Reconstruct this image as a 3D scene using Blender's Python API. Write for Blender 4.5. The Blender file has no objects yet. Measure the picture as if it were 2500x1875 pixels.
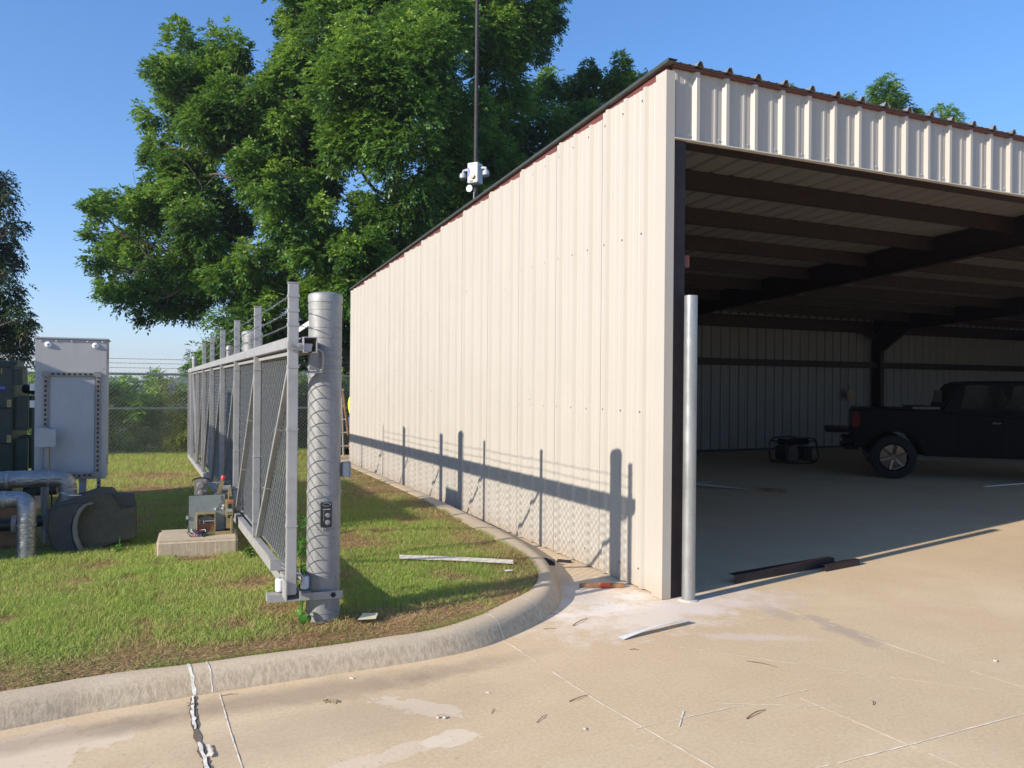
import bpy, bmesh, math, random
import numpy as np
from mathutils import Vector, Matrix
random.seed(7); RNG = np.random.default_rng(7)
SC = bpy.context.scene
COL = SC.collection
R = math.radians
# ------------------------------------------------------------------ camera
FPX, TH, ROLL, EYE = 1925.0, R(24.34), 0.009, 1.73
fw = np.array([math.sin(TH), math.cos(TH), 0.0])
r0 = np.array([math.cos(TH), -math.sin(TH), 0.0]); u0 = np.array([0, 0, 1.0])
rt = r0*math.cos(ROLL) + u0*math.sin(ROLL); up = -r0*math.sin(ROLL) + u0*math.cos(ROLL)
cam = bpy.data.objects.new('camera', bpy.data.cameras.new('camera')); COL.objects.link(cam)
cam.matrix_world = Matrix([[rt[i], up[i], -fw[i], (0, 0, EYE)[i]] for i in range(3)] + [[0, 0, 0, 1]])
cam.data.sensor_width = 36; cam.data.lens = FPX/2500*36
cam.data.clip_start = .05; cam.data.clip_end = 6000
SC.camera = cam
# ------------------------------------------------------------------ light
SUN_EL, SUN_T = R(23.8), 0.21                      # light travels towards (+1, +SUN_T)
sd = Vector((1, SUN_T, 0)).normalized(); sd = Vector((sd.x*math.cos(SUN_EL), sd.y*math.cos(SUN_EL), -math.sin(SUN_EL)))
world = bpy.data.worlds.new("World"); SC.world = world; world.use_nodes = True
wn = world.node_tree.nodes; bg = wn['Background']
sky = wn.new('ShaderNodeTexSky'); sky.sky_type = 'NISHITA'; sky.sun_disc = False
sky.sun_elevation = SUN_EL; sky.sun_rotation = math.atan2(-sd.x, -sd.y) % (2*math.pi)
sky.air_density = 1.0; sky.dust_density = 0.35; sky.ozone_density = 4.0; sky.altitude = 150
gm = wn.new('ShaderNodeGamma'); gm.inputs[1].default_value = .75; hs = wn.new('ShaderNodeHueSaturation'); hs.inputs['Saturation'].default_value = 1.27
wl = world.node_tree.links; wl.new(sky.outputs[0], gm.inputs[0]); wl.new(gm.outputs[0], hs.inputs['Color']); tn = wn.new('ShaderNodeMix'); tn.data_type = 'RGBA'; tn.blend_type = 'MULTIPLY'; tn.inputs[0].default_value = 1; tn.inputs[7].default_value = (.93, .96, 1.13, 1)
wl.new(hs.outputs[0], tn.inputs[6]); wl.new(tn.outputs[2], bg.inputs[0]); bg.inputs[1].default_value = 0.147
sun = bpy.data.objects.new('sun', bpy.data.lights.new('sun', 'SUN')); COL.objects.link(sun)
sun.data.energy = 3.8; sun.data.angle = R(.53); sun.data.color = (1, .92, .80)
sun.rotation_euler = sd.to_track_quat('-Z', 'Y').to_euler()
SC.view_settings.view_transform = 'Standard'; SC.view_settings.look = 'None'
SC.view_settings.exposure = 0.9; SC.view_settings.gamma = 1.0; SC.view_settings.use_curve_mapping = False
SC.cycles.max_bounces = 6; SC.cycles.diffuse_bounces = 2; SC.cycles.transparent_max_bounces = 8
# ------------------------------------------------------------------ helpers
def at(x, y, d):
    """point seen at (x, y) of the 2212 px wide photo, at depth d"""
    D = 1.1302
    v = fw + rt*(x*D-1250)/FPX + up*(937.5-y*D)/FPX
    return np.array([0, 0, EYE]) + v*d
def tag(o, label=None, cat=None, group=None, kind=None):
    if label: o['label'] = label
    if cat: o['category'] = cat
    if group: o['group'] = group
    if kind: o['kind'] = kind
    return o
def thing(name, label, cat, loc=(0, 0, 0), rotz=0, group=None):
    o = bpy.data.objects.new(name, None); COL.objects.link(o); o.empty_display_size = .2
    o.location = loc; o.rotation_euler = (0, 0, rotz)
    return tag(o, label, cat, group)
def link(name, me, m, parent=None, local=False, smooth=False):
    if smooth: me.polygons.foreach_set('use_smooth', np.ones(len(me.polygons), bool))
    o = bpy.data.objects.new(name, me); COL.objects.link(o)
    if m is not None: me.materials.append(m)
    if parent is not None:
        o.parent = parent
        if not local:
            root = Matrix.Identity(4); p = parent; ch = []
            while p is not None: ch.append(p); p = p.parent
            for p in reversed(ch): root = root @ p.matrix_parent_inverse @ Matrix.LocRotScale(p.location, p.rotation_euler, p.scale)
            o.matrix_parent_inverse = root.inverted()
    return o
def npmesh(name, V, F, attr=None):
    """V (n,3); F (m,k) one face size; attr per-vertex float 'tone'"""
    me = bpy.data.meshes.new(name); V = np.ascontiguousarray(V, np.float32); F = np.ascontiguousarray(F, np.int32)
    me.vertices.add(len(V)); me.vertices.foreach_set('co', V.ravel())
    m, k = F.shape
    me.loops.add(m*k); me.loops.foreach_set('vertex_index', F.ravel())
    me.polygons.add(m); me.polygons.foreach_set('loop_start', np.arange(0, m*k, k, dtype=np.int32))
    me.polygons.foreach_set('loop_total', np.full(m, k, np.int32))
    if attr is not None:
        a = me.attributes.new('tone', 'FLOAT', 'POINT'); a.data.foreach_set('value', np.ascontiguousarray(attr, np.float32))
    me.update(); me.validate(); return me
class MB:
    def __init__(s): s.v = []; s.f = []; s.M = None
    def add(s, vs, fs):
        n = len(s.v)
        for p in vs: s.v.append(tuple(s.M @ Vector(p)) if s.M else tuple(p))
        s.f += [tuple(i+n for i in f) for f in fs]; return s
    def box(s, x0, x1, y0, y1, z0, z1):
        s.add([(x, y, z) for x in (x0, x1) for y in (y0, y1) for z in (z0, z1)],
              [(0, 1, 3, 2), (4, 6, 7, 5), (0, 4, 5, 1), (2, 3, 7, 6), (0, 2, 6, 4), (1, 5, 7, 3)]); return s
    def beam(s, a, b, w, h, upv=(0, 0, 1), open_end=False):
        a = Vector(a); b = Vector(b); d = (b-a).normalized(); u = Vector(upv); sd_ = d.cross(u)
        if sd_.length < 1e-4: sd_ = d.cross(Vector((1, 0, 0)))
        sd_.normalize(); u = sd_.cross(d).normalized()
        vs = [p + sd_*(i*w/2) + u*(j*h/2) for p in (a, b) for i, j in ((-1, -1), (1, -1), (1, 1), (-1, 1))]
        fs = [(0, 1, 5, 4), (1, 2, 6, 5), (2, 3, 7, 6), (3, 0, 4, 7)]
        if not open_end: fs += [(3, 2, 1, 0), (4, 5, 6, 7)]
        s.add(vs, fs); return s
    def tube(s, pts, r, n=8, cap=True):
        pts = [Vector(p) for p in pts]; k = len(pts); rs = r if hasattr(r, '__len__') else [r]*k
        d0 = (pts[1]-pts[0]).normalized(); ref = Vector((0, 0, 1)) if abs(d0.z) < .9 else Vector((1, 0, 0))
        vs = []; u = d0.cross(ref).normalized()
        for i, p in enumerate(pts):
            d = (pts[min(i+1, k-1)]-pts[max(i-1, 0)]).normalized()
            u = (u - d*u.dot(d)); u = u.normalized() if u.length > 1e-6 else d.orthogonal().normalized()
            w = d.cross(u)
            for j in range(n):
                a = 2*math.pi*j/n; vs.append(p + (u*math.cos(a)+w*math.sin(a))*rs[i])
        fs = [(i*n+j, i*n+(j+1) % n, (i+1)*n+(j+1) % n, (i+1)*n+j) for i in range(k-1) for j in range(n)]
        if cap: fs += [tuple(range(n-1, -1, -1)), tuple((k-1)*n+j for j in range(n))]
        s.add(vs, fs); return s
    def lathe(s, prof, n=24, c=(0, 0, 0), axis='z', cap=True):
        vs = []; k = len(prof)
        for r, h in prof:
            for j in range(n):
                a = 2*math.pi*j/n; p = (r*math.cos(a), r*math.sin(a), h)
                if axis == 'y': p = (p[0], h, p[1])
                if axis == 'x': p = (h, p[0], p[1])
                vs.append((c[0]+p[0], c[1]+p[1], c[2]+p[2]))
        fs = [(i*n+j, i*n+(j+1) % n, (i+1)*n+(j+1) % n, (i+1)*n+j) for i in range(k-1) for j in range(n)]
        if cap: fs += [tuple(range(n-1, -1, -1)), tuple((k-1)*n+j for j in range(n))]
        s.add(vs, fs); return s
    def prism(s, poly, d0, d1, plane='xz'):
        n = len(poly)
        f = {'xz': lambda a, b, d: (a, d, b), 'xy': lambda a, b, d: (a, b, d), 'yz': lambda a, b, d: (d, a, b)}[plane]
        s.add([f(a, b, d) for d in (d0, d1) for a, b in poly],
              [tuple(range(n)), tuple(range(2*n-1, n-1, -1))] + [(i, i+n, (i+1) % n+n, (i+1) % n) for i in range(n)]); return s
    def build(s, name, m, parent=None, local=False, bevel=0, smooth=False, seg=2):
        me = bpy.data.meshes.new(name); me.from_pydata(s.v, [], s.f)
        bm = bmesh.new(); bm.from_mesh(me); bmesh.ops.recalc_face_normals(bm, faces=bm.faces)
        if bevel: bmesh.ops.bevel(bm, geom=[e for e in bm.edges if len(e.link_faces) == 2 and e.calc_face_angle(0) > .6], offset=bevel, segments=seg, affect='EDGES', clamp_overlap=True)
        bm.to_mesh(me); bm.free()
        if smooth:
            me.polygons.foreach_set('use_smooth', np.ones(len(me.polygons), bool))
            try: me.set_sharp_from_angle(angle=R(38))
            except Exception: pass
        return link(name, me, m, parent, local)
# ------------------------------------------------------------------ materials
class N:
    def __init__(s, name):
        s.m = bpy.data.materials.new(name); s.m.use_nodes = True; s.t = s.m.node_tree; s.n = s.t.nodes
        s.b = s.n['Principled BSDF']; s.g = s.n.new('ShaderNodeNewGeometry'); s.pos = s.g.outputs['Position']
    def L(s, a, b): s.t.links.new(a, b)
    def noise(s, scale, detail=4, rough=.55, vec=None, dist=0):
        n = s.n.new('ShaderNodeTexNoise'); n.inputs['Scale'].default_value = scale; n.inputs['Detail'].default_value = detail
        n.inputs['Roughness'].default_value = rough; n.inputs['Distortion'].default_value = dist
        s.L(vec or s.pos, n.inputs['Vector']); return n.outputs['Fac']
    def ramp(s, fac, stops):
        n = s.n.new('ShaderNodeValToRGB'); e = n.color_ramp.elements
        while len(e) < len(stops): e.new(.5)
        for i, (p, c) in enumerate(stops): e[i].position = p; e[i].color = (*c, 1) if hasattr(c, '__len__') else (c, c, c, 1)
        s.L(fac, n.inputs[0]); return n.outputs[0]
    def math(s, op, a, b=None, clamp=False):
        n = s.n.new('ShaderNodeMath'); n.operation = op; n.use_clamp = clamp
        for i, x in enumerate((a, b)):
            if x is None: continue
            if isinstance(x, (int, float)): n.inputs[i].default_value = x
            else: s.L(x, n.inputs[i])
        return n.outputs[0]
    def mix(s, fac, a, b, mode='MIX'):
        n = s.n.new('ShaderNodeMix'); n.data_type = 'RGBA'; n.blend_type = mode
        for i, x in ((0, fac), (6, a), (7, b)):
            if isinstance(x, (int, float)): n.inputs[i].default_value = x
            elif isinstance(x, tuple): n.inputs[i].default_value = (*x, 1)
            else: s.L(x, n.inputs[i])
        return n.outputs[2]
    def vscale(s, v):
        n = s.n.new('ShaderNodeMapping'); n.inputs['Scale'].default_value = v; s.L(s.pos, n.inputs[0]); return n.outputs[0]
    def bump(s, h, strength=.3, dist=.01):
        n = s.n.new('ShaderNodeBump'); n.inputs['Strength'].default_value = strength; n.inputs['Distance'].default_value = dist
        s.L(h, n.inputs['Height']); s.L(n.outputs[0], s.b.inputs['Normal'])
    def set(s, rough=.5, metal=0, spec=.5, col=None):
        if isinstance(rough, (int, float)): s.b.inputs['Roughness'].default_value = rough
        else: s.L(rough, s.b.inputs['Roughness'])
        s.b.inputs['Metallic'].default_value = metal; s.b.inputs['Specular IOR Level'].default_value = spec
        if col is not None:
            if isinstance(col, tuple): s.b.inputs['Base Color'].default_value = (*col, 1)
            else: s.L(col, s.b.inputs['Base Color'])
        return s.m
def pm(name, c, var=.12, scale=6, rough=.5, metal=0, spec=.5, bump=0, bscale=60, dirt=None, dscale=3, damt=.5, streak=None):
    n = N(name); f = n.noise(scale, 5)
    lo = tuple(x*(1-var) for x in c); hi = tuple(min(1, x*(1+var)) for x in c)
    col = n.ramp(f, [(.3, lo), (.7, hi)])
    if dirt:
        v = n.vscale(streak) if streak else None
        d = n.ramp(n.noise(dscale, 7, .65, vec=v), [(.48, 0.0), (.72, damt)])
        col = n.mix(d, col, dirt)
    if bump: n.bump(n.noise(bscale, 4), bump, .004)
    rr = n.ramp(n.noise(scale*3, 4), [(.3, max(0, rough-.07)), (.7, min(1, rough+.1))])
    return n.set(rr, metal, spec, col)
M = {}
M['wall'] = pm('wall_paint', (.43, .394, .342), .015, 1.2, .42, spec=.4, dirt=(.31, .27, .22), dscale=2.2, damt=.08, streak=(2, 2, .25))
M['wall_in'] = pm('dimmed_lining_sheet', (.20, .188, .172), .05, 2, .5, dirt=(.22, .20, .18), dscale=3, damt=.3)  # darker than the real sheet; the bay's gloom is put into the colour
wm = M['wall']; nt_ = wm.node_tree; pb = nt_.nodes['Principled BSDF']; src = pb.inputs['Base Color'].links[0].from_socket
q = N.__new__(N); q.m = wm; q.t = nt_; q.n = nt_.nodes; q.b = pb; q.g = q.n.new('ShaderNodeNewGeometry'); q.pos = q.g.outputs['Position']
sx_ = q.n.new('ShaderNodeSeparateXYZ'); q.L(q.pos, sx_.inputs[0]); hgt = q.math('ADD', sx_.outputs[2], q.math('MULTIPLY', q.math('SUBTRACT', q.noise(7, 5), .5), .22))
q.L(q.mix(q.math('MULTIPLY', q.ramp(hgt, [(.0, 1.0), (.20, 0.0)]), .55), src, (.36, .28, .20)), pb.inputs['Base Color'])
M['trim'] = pm('trim_metal', (.50, .49, .47), .05, 3, .4, spec=.5, dirt=(.34, .31, .28), dscale=5, damt=.3)
M['roof'] = pm('galvalume', (.42, .43, .42), .08, 4, .38, metal=.7)
M['rake'] = pm('dark_rake', (.055, .062, .055), .1, 4, .5, metal=.2)
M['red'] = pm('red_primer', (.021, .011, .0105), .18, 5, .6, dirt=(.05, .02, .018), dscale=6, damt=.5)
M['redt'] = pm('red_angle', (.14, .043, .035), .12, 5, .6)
M['screw'] = pm('screw_head', (.16, .15, .14), .1, 40, .5, metal=.3)
def galv(name, c, rough=.38, metal=.75, sc=30, streak=True):
    n = N(name); v = n.n.new('ShaderNodeTexVoronoi'); v.inputs['Scale'].default_value = sc; n.L(n.pos, v.inputs['Vector'])
    a = n.ramp(v.outputs['Color'], [(.2, tuple(x*.93 for x in c)), (.8, tuple(min(1, x*1.05) for x in c))])
    d = n.ramp(n.noise(4, 6, .6, vec=n.vscale((3, 3, .5))), [(.42, 0.0), (.7, .55)])
    col = n.mix(d, a, tuple(x*.52 for x in c))
    r = n.ramp(n.noise(9, 5), [(.3, rough-.06), (.7, rough+.14)])
    n.bump(n.noise(50, 3), .08, .002)
    return n.set(r, metal, .5, col)
M['galv'] = galv('galvanised_steel', (.31, .31, .305), .50, .35, 70)
M['pipe'] = galv('galvanised_pipe', (.38, .385, .38), .36, .6, 110)
M['frame'] = pm('aluminium_frame', (.40, .39, .38), .07, 8, .5, metal=.35, dirt=(.24, .22, .20), dscale=9, damt=.4, bump=.05)
M['wire'] = pm('wire', (.25, .26, .26), .15, 30, .38, metal=.75)
M['black'] = pm('black_plastic', (.018, .018, .02), .2, 20, .38, bump=.05)
M['cover'] = pm('textured_black_cover', (.045, .047, .048), .2, 12, .75, bump=.5, bscale=260, dirt=(.14, .12, .09), dscale=5, damt=.35)
M['cover2'] = pm('lit_dusty_cover_side', (.075, .066, .048), .2, 12, .8, bump=.4, bscale=200, dirt=(.16, .13, .08), dscale=5, damt=.4)  # lighter, dirtier copy of the cover; the lit side's tone is in the colour
M['rim'] = pm('sunlit_grey_flange', (.20, .185, .165), .15, 10, .8, bump=.4, bscale=200)  # paler than the cover; its sunlit edge is put into the colour
M['lens'] = pm('lens', (.22, .24, .25), .2, 60, .12)
M['grey'] = pm('grey_enamel', (.40, .39, .39), .04, 3, .42, dirt=(.30, .29, .29), dscale=4, damt=.3, streak=(3, 3, .6))
M['greyd'] = pm('grey_box', (.36, .37, .39), .06, 8, .5)
M['green'] = pm('green_enamel', (.030, .050, .036), .12, 4, .42, dirt=(.07, .075, .05), dscale=4, damt=.4)
M['unistrut'] = pm('slotted_channel', (.27, .26, .25), .15, 18, .5, metal=.4, dirt=(.18, .09, .05), dscale=14, damt=.5)
M['slot'] = pm('dark_slot', (.02, .018, .016), .1, 10, .8)
M['panelgrey'] = pm('chassis_paint', (.24, .27, .265), .06, 9, .4, dirt=(.16, .16, .15), dscale=12, damt=.4)
M['brass'] = pm('zinc_chromate', (.38, .30, .15), .15, 12, .45, metal=.4, dirt=(.18, .13, .07), dscale=20, damt=.5)
M['copper'] = pm('copper_coil', (.25, .10, .05), .2, 30, .5)
M['motor'] = pm('motor_cast', (.26, .23, .21), .2, 15, .6, dirt=(.12, .09, .07), dscale=14, damt=.6)
M['whitep'] = pm('white_plastic', (.72, .74, .76), .04, 10, .35)
M['redp'] = pm('red_plastic', (.62, .05, .05), .1, 10, .4)
M['bluep'] = pm('blue_plastic', (.012, .05, .38), .1, 10, .4)
M['stickero'] = pm('orange_sticker', (.72, .14, .05), .05, 10, .5)
M['wood'] = pm('weathered_wood', (.24, .13, .07), .3, 9, .8, bump=.4, bscale=40)
M['tape'] = pm('orange_tape', (.90, .16, .06), .1, 20, .45)
M['paper'] = pm('yellowed_paper', (.62, .56, .36), .1, 20, .8)
M['strip'] = pm('painted_strip', (.62, .56, .47), .05, 8, .4)
M['bluestrip'] = pm('pale_strip', (.72, .72, .70), .05, 8, .35)
M['pole'] = pm('dark_pole', (.028, .024, .024), .2, 3, .7)
M['cream'] = pm('pale_housing', (.37, .39, .41), .04, 10, .4)
M['smoke'] = pm('smoked_dome', (.05, .055, .06), .1, 10, .1)
M['tyre'] = pm('tyre_rubber', (.007, .007, .007), .2, 20, .85)
M['chrome'] = pm('wheel_chrome', (.07, .07, .075), .05, 20, .14, metal=1)
M['carpaint'] = pm('black_car_paint', (.0015, .0015, .002), .1, 10, .35, spec=.05)
M['glass'] = pm('dark_glass', (.003, .004, .005), .1, 10, .10, spec=.15)
M['tail'] = pm('tail_lamp_red', (.10, .003, .004), .1, 10, .4, spec=.1)
M['hivis'] = pm('hi_vis_cloth', (.62, .85, .04), .08, 20, .8)
M['jeans'] = pm('denim', (.05, .07, .13), .2, 30, .9)
M['skin'] = pm('skin', (.42, .24, .17), .08, 20, .55)
M['hair'] = pm('dark_hair', (.03, .02, .015), .2, 20, .7)
M['boot'] = pm('boot_leather', (.10, .06, .035), .2, 20, .7)
M['straw'] = pm('straw', (.30, .21, .10), .15, 30, .8)
M['twig'] = pm('twig_bark', (.14, .095, .06), .3, 60, .9)
M['stone'] = pm('pale_stone', (.50, .46, .40), .15, 40, .9)
M['bark'] = pm('tree_bark', (.10, .078, .058), .3, 7, .9, bump=.6, bscale=18)
M['fence'] = pm('fence_steel', (.27, .31, .27), .08, 6, .45, metal=.5)
M['farwall'] = pm('far_wall', (.42, .40, .38), .05, .1, .8)
M['farred'] = pm('far_sign_red', (.55, .06, .07), .05, .5, .6)
M['farpurp'] = pm('far_sign_dark', (.20, .11, .20), .05, .5, .6)
M['farwhite'] = pm('far_white', (.75, .74, .72), .05, .5, .6)
M['fartree'] = pm('far_tree_green', (.055, .085, .05), .4, .12, .95)
# insulated pipe foil
n = N('foil_jacket'); w = n.noise(14, 3, .5); n.bump(n.noise(9, 3, .5, vec=n.vscale((1, 1, 2.2)), dist=1.2), .55, .03)
M['foil'] = n.set(n.ramp(w, [(.3, .34), (.7, .52)]), .7, .5, n.ramp(n.noise(6, 5), [(.3, (.20, .20, .205)), (.7, (.36, .355, .35))]))
# asphalt-free concrete pavement
def concrete(name, c1, c2, kerb=False):
    n = N(name)
    big = n.noise(.35, 5, .6); mid = n.noise(2.1, 7, .62); fine = n.noise(45, 6, .7); grit = n.noise(220, 2, .6)
    col = n.ramp(big, [(.34, c1), (.66, c2)])
    col = n.mix(n.ramp(mid, [(.40, .0), (.68, .30)]), col, tuple(x*.74 for x in c1))
    col = n.mix(n.ramp(n.noise(.9, 6, .65, dist=1.5), [(.48, .0), (.66, .42)]), col, (.54, .35, .19))
    col = n.mix(.5, col, n.ramp(fine, [(.25, tuple(x*.86 for x in c1)), (.75, tuple(min(1, x*1.10) for x in c2))]))
    col = n.mix(n.ramp(grit, [(.60, .0), (.74, .5)]), col, (.22, .17, .12))
    if not kerb:
        sep = n.n.new('ShaderNodeSeparateXYZ'); n.L(n.pos, sep.inputs[0])
        wob = n.noise(4.5, 5, .6); wob2 = n.noise(17, 4, .6)
        def blob(cx, cy, rx, ry, ang=0, edge=.10, wa=1.1):
            dx = n.math('SUBTRACT', sep.outputs[0], cx); dy = n.math('SUBTRACT', sep.outputs[1], cy)
            ca, sa = math.cos(ang), math.sin(ang)
            u = n.math('ADD', n.math('MULTIPLY', dx, ca/rx), n.math('MULTIPLY', dy, sa/rx))
            v = n.math('ADD', n.math('MULTIPLY', dx, -sa/ry), n.math('MULTIPLY', dy, ca/ry))
            d = n.math('SQRT', n.math('ADD', n.math('MULTIPLY', u, u), n.math('MULTIPLY', v, v)))
            d = n.math('ADD', d, n.math('MULTIPLY', n.math('SUBTRACT', wob, .5), wa*1.8))
            d = n.math('ADD', d, n.math('MULTIPLY', n.math('SUBTRACT', wob2, .5), wa*.6))
            return n.ramp(d, [(max(0, .75-edge), 1.0), (.75+edge, 0.0)])
        # pale scoured patches, white grinding dust by the corner, damp brown gutter stain, grey scuffs
        for (cx, cy, rx, ry, a, e, cc, amt) in [
            (1.29, 4.07, .30, .13, -.75, .03, (.80, .67, .50), .60), (1.33, 3.60, .15, .12, 0, .03, (.80, .67, .50), .60),
            (.95, 3.55, .42, .09, .2, .03, (.78, .64, .48), .42), (-.50, 4.22, .46, .30, .2, .03, (.80, .65, .48), .50),
            (3.5, 5.05, 1.25, .55, .15, .45, (.86, .75, .64), .62), (3.25, 5.6, .6, .6, 0, .4, (.90, .83, .74), .6),
            (4.3, 5.0, .9, .35, 0, .4, (.72, .60, .55), .40), (3.8, 4.25, .45, .10, -.5, .3, (.76, .64, .58), .35),
            (4.47, 4.15, .11, .50, -.1, .35, (.26, .22, .24), .38), (4.35, 4.62, .13, .3, 0, .4, (.33, .29, .28), .3),
            (5.6, 4.0, .30, .8, .2, .4, (.62, .40, .26), .28)]:
            col = n.mix(n.math('MULTIPLY', blob(cx, cy, rx, ry, a, e), amt), col, cc)
        for (cx, cy, rx, ry, a, amt) in [(.75, 4.45, 1.25, .20, .03, .50), (-.4, 4.38, .8, .14, .1, .45), (.9, 4.0, 1.3, .35, .1, .22), (1.75, 4.5, .7, .14, .15, .3), (3.2, 5.75, .35, .6, -.3, .3)]:
            col = n.mix(n.math('MULTIPLY', blob(cx, cy, rx, ry, a, .4, .5), amt), col, (.24, .17, .12))
        n.bump(n.math('ADD', n.math('MULTIPLY', fine, .6), n.math('MULTIPLY', mid, .8)), .22, .004)
    else:
        st = n.noise(13, 4, .7, vec=n.vscale((2.6, 2.6, .10)))
        sn = n.n.new('ShaderNodeSeparateXYZ'); n.L(n.g.outputs['True Normal'], sn.inputs[0])
        face = n.ramp(n.math('ABSOLUTE', sn.outputs[2]), [(.55, 1.0), (.97, 0.0)])
        col = n.mix(n.math('MULTIPLY', n.ramp(st, [(.42, .0), (.62, .45)]), face), col, tuple(x*.50 for x in c1))
        col = n.mix(n.ramp(n.noise(9, 6, .7), [(.55, .0), (.7, .3)]), col, (.66, .57, .44))
        n.bump(n.math('ADD', n.math('MULTIPLY', n.math('MULTIPLY', st, 1.4), face), fine), .40, .006)
    return n.set(.85, 0, .3, col)
M['conc'] = concrete('pavement_concrete', (.58, .405, .24), (.75, .59, .375))
M['kerb'] = concrete('kerb_concrete', (.52, .41, .275), (.62, .50, .35), True)
M['pad'] = concrete('pad_concrete', (.45, .36, .25), (.54, .45, .32), True)
M['seal'] = pm('joint_sealant', (.95, .84, .66), .1, 30, .8, dirt=(.45, .36, .26), dscale=9, damt=.5)
M['crackfill'] = pm('crack_filler', (.86, .78, .64), .12, 20, .8, bump=.6, bscale=50, dirt=(.22, .18, .14), dscale=16, damt=.6)
M['crack'] = pm('crack_dark', (.17, .125, .09), .2, 30, .9)
# soil and grass
n = N('lawn_soil'); col = n.ramp(n.noise(3, 6, .65), [(.3, (.14, .14, .04)), (.5, (.28, .175, .09)), (.7, (.40, .23, .13))])
n.bump(n.noise(60, 5), .8, .02); M['soil'] = n.set(.95, 0, .1, col)
n = N('open_ground'); col = n.ramp(n.noise(.05, 6, .65), [(.3, (.06, .085, .03)), (.7, (.12, .12, .055))]); M['ground'] = n.set(.95, 0, .1, col)
def leafy(name, stops, trans=.35, rough=.5, spec=.35, nz=.6):
    n = N(name); a = n.n.new('ShaderNodeAttribute'); a.attribute_name = 'tone'
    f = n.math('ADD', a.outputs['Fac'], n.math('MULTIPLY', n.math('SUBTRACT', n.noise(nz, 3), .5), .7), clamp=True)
    col = n.ramp(f, stops); n.set(rough, 0, spec, col)
    tr = n.n.new('ShaderNodeBsdfTranslucent'); n.L(n.mix(.35, col, (.30, .45, .03)), tr.inputs[0])
    ms = n.n.new('ShaderNodeMixShader'); ms.inputs[0].default_value = trans
    n.L(n.b.outputs[0], ms.inputs[1]); n.L(tr.outputs[0], ms.inputs[2]); n.L(ms.outputs[0], n.n['Material Output'].inputs[0]); return n.m
M['grass'] = leafy('grass_blades', [(0, (.40, .24, .12)), (.14, (.56, .42, .21)), (.28, (.50, .50, .16)), (.55, (.34, .46, .10)), (1, (.50, .62, .14))], .42, .55, .3, 1.3)
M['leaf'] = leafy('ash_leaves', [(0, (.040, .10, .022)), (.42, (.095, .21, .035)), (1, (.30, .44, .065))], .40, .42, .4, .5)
M['leafd'] = leafy('shade_toned_leaves', [(0, (.010, .028, .012)), (.5, (.020, .05, .020)), (1, (.04, .08, .02))], .2, .5, .35, .5)  # shade put into the leaf colour, for the left tree and shaded hedge
M['leafh'] = leafy('hedge_leaves', [(0, (.08, .19, .05)), (.5, (.28, .46, .10)), (1, (.55, .66, .16))], .35, .5, .35, 1.0)
M['leafy'] = leafy('yellow_leaves', [(0, (.14, .17, .04)), (.5, (.26, .29, .06)), (1, (.42, .36, .10))], .3, .5, .35, 2)
M['weed'] = leafy('weed_leaves', [(0, (.07, .20, .03)), (1, (.24, .46, .06))], .35, .4, .4, 6)

# ------------------------------------------------------------------ setting
def grid_ground():
    xs = np.concatenate([-np.geomspace(2500, 20, 22), np.linspace(-15, 45, 16), np.geomspace(60, 2500, 22)])
    ys = np.concatenate([[-2000, -500, -100, -30], np.linspace(-20, 24, 12), np.geomspace(28, 4500, 44)])
    X, Y = np.meshgrid(xs, ys, indexing='ij'); Z = -.04 - 6.0*np.clip((Y-23)/70, 0, 1)**1.2
    V = np.stack([X, Y, Z], -1).reshape(-1, 3); a, b = len(xs), len(ys)
    I = np.arange(a*b).reshape(a, b); F = np.stack([I[:-1, :-1], I[1:, :-1], I[1:, 1:], I[:-1, 1:]], -1).reshape(-1, 4)
    tag(link('ground', npmesh('ground', V, F), M['ground']), kind='structure')
grid_ground()
pav = MB(); pav.box(-14, 40, -14, 18.8, -.035, 0)
pav = tag(pav.build('concrete_pavement', M['conc']), kind='structure')
PAIRS = [((-8, 3.3), (-8, 3.52)), ((-3, 4.22), (-3, 4.43)), ((-.68, 4.57), (-.72, 4.78)), ((-.28, 4.63), (-.3, 4.84)), ((.21, 4.66), (.18, 4.84)),
 ((.8, 4.68), (.81, 4.85)), ((1.34, 4.69), (1.37, 4.87)), ((1.75, 4.73), (1.75, 4.93)), ((2.1, 4.84), (2.05, 5.08)), ((2.5, 5.09), (2.40, 5.33)),
 ((2.77, 5.32), (2.65, 5.53)), ((2.98, 5.60), (2.84, 5.76)), ((3.16, 5.95), (2.99, 6.05)), ((3.29, 6.28), (3.10, 6.36)), ((3.41, 6.64), (3.18, 6.75)),
 ((3.56, 7.32), (3.23, 7.5)), ((3.65, 8.2), (3.28, 8.6)), ((3.70, 10.2), (3.40, 10.6)), ((3.70, 13), (3.42, 13)), ((3.70, 15), (3.42, 15)), ((3.70, 17.2), (3.42, 17.2))]
def catmull(P, m=6):
    P = [np.array(p, float) for p in P]; out = []
    for i in range(len(P)-1):
        p0, p1, p2, p3 = P[max(i-1, 0)], P[i], P[i+1], P[min(i+2, len(P)-1)]
        for k in range(m):
            t = k/m; out.append(.5*((2*p1)+(-p0+p2)*t+(2*p0-5*p1+4*p2-p3)*t*t+(-p0+3*p1-3*p2+p3)*t**3))
    out.append(P[-1]); return out
CB = catmull([p[0] for p in PAIRS]); CT = catmull([p[1] for p in PAIRS])
prof = [(-.02, -.03), (0, .105), (.02, .122), (.2, .127), (.42, .126), (.55, .120), (.66, .108), (.76, .088), (.84, .060), (.92, .028), (1.0, .004), (1.02, -.02)]
kb = MB(); V = []
for b, t in zip(CB, CT):
    for u, z in prof: q = t+(b-t)*u; V.append((q[0], q[1], z + .0015*math.sin(q[0]*9+q[1]*7)))
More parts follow.
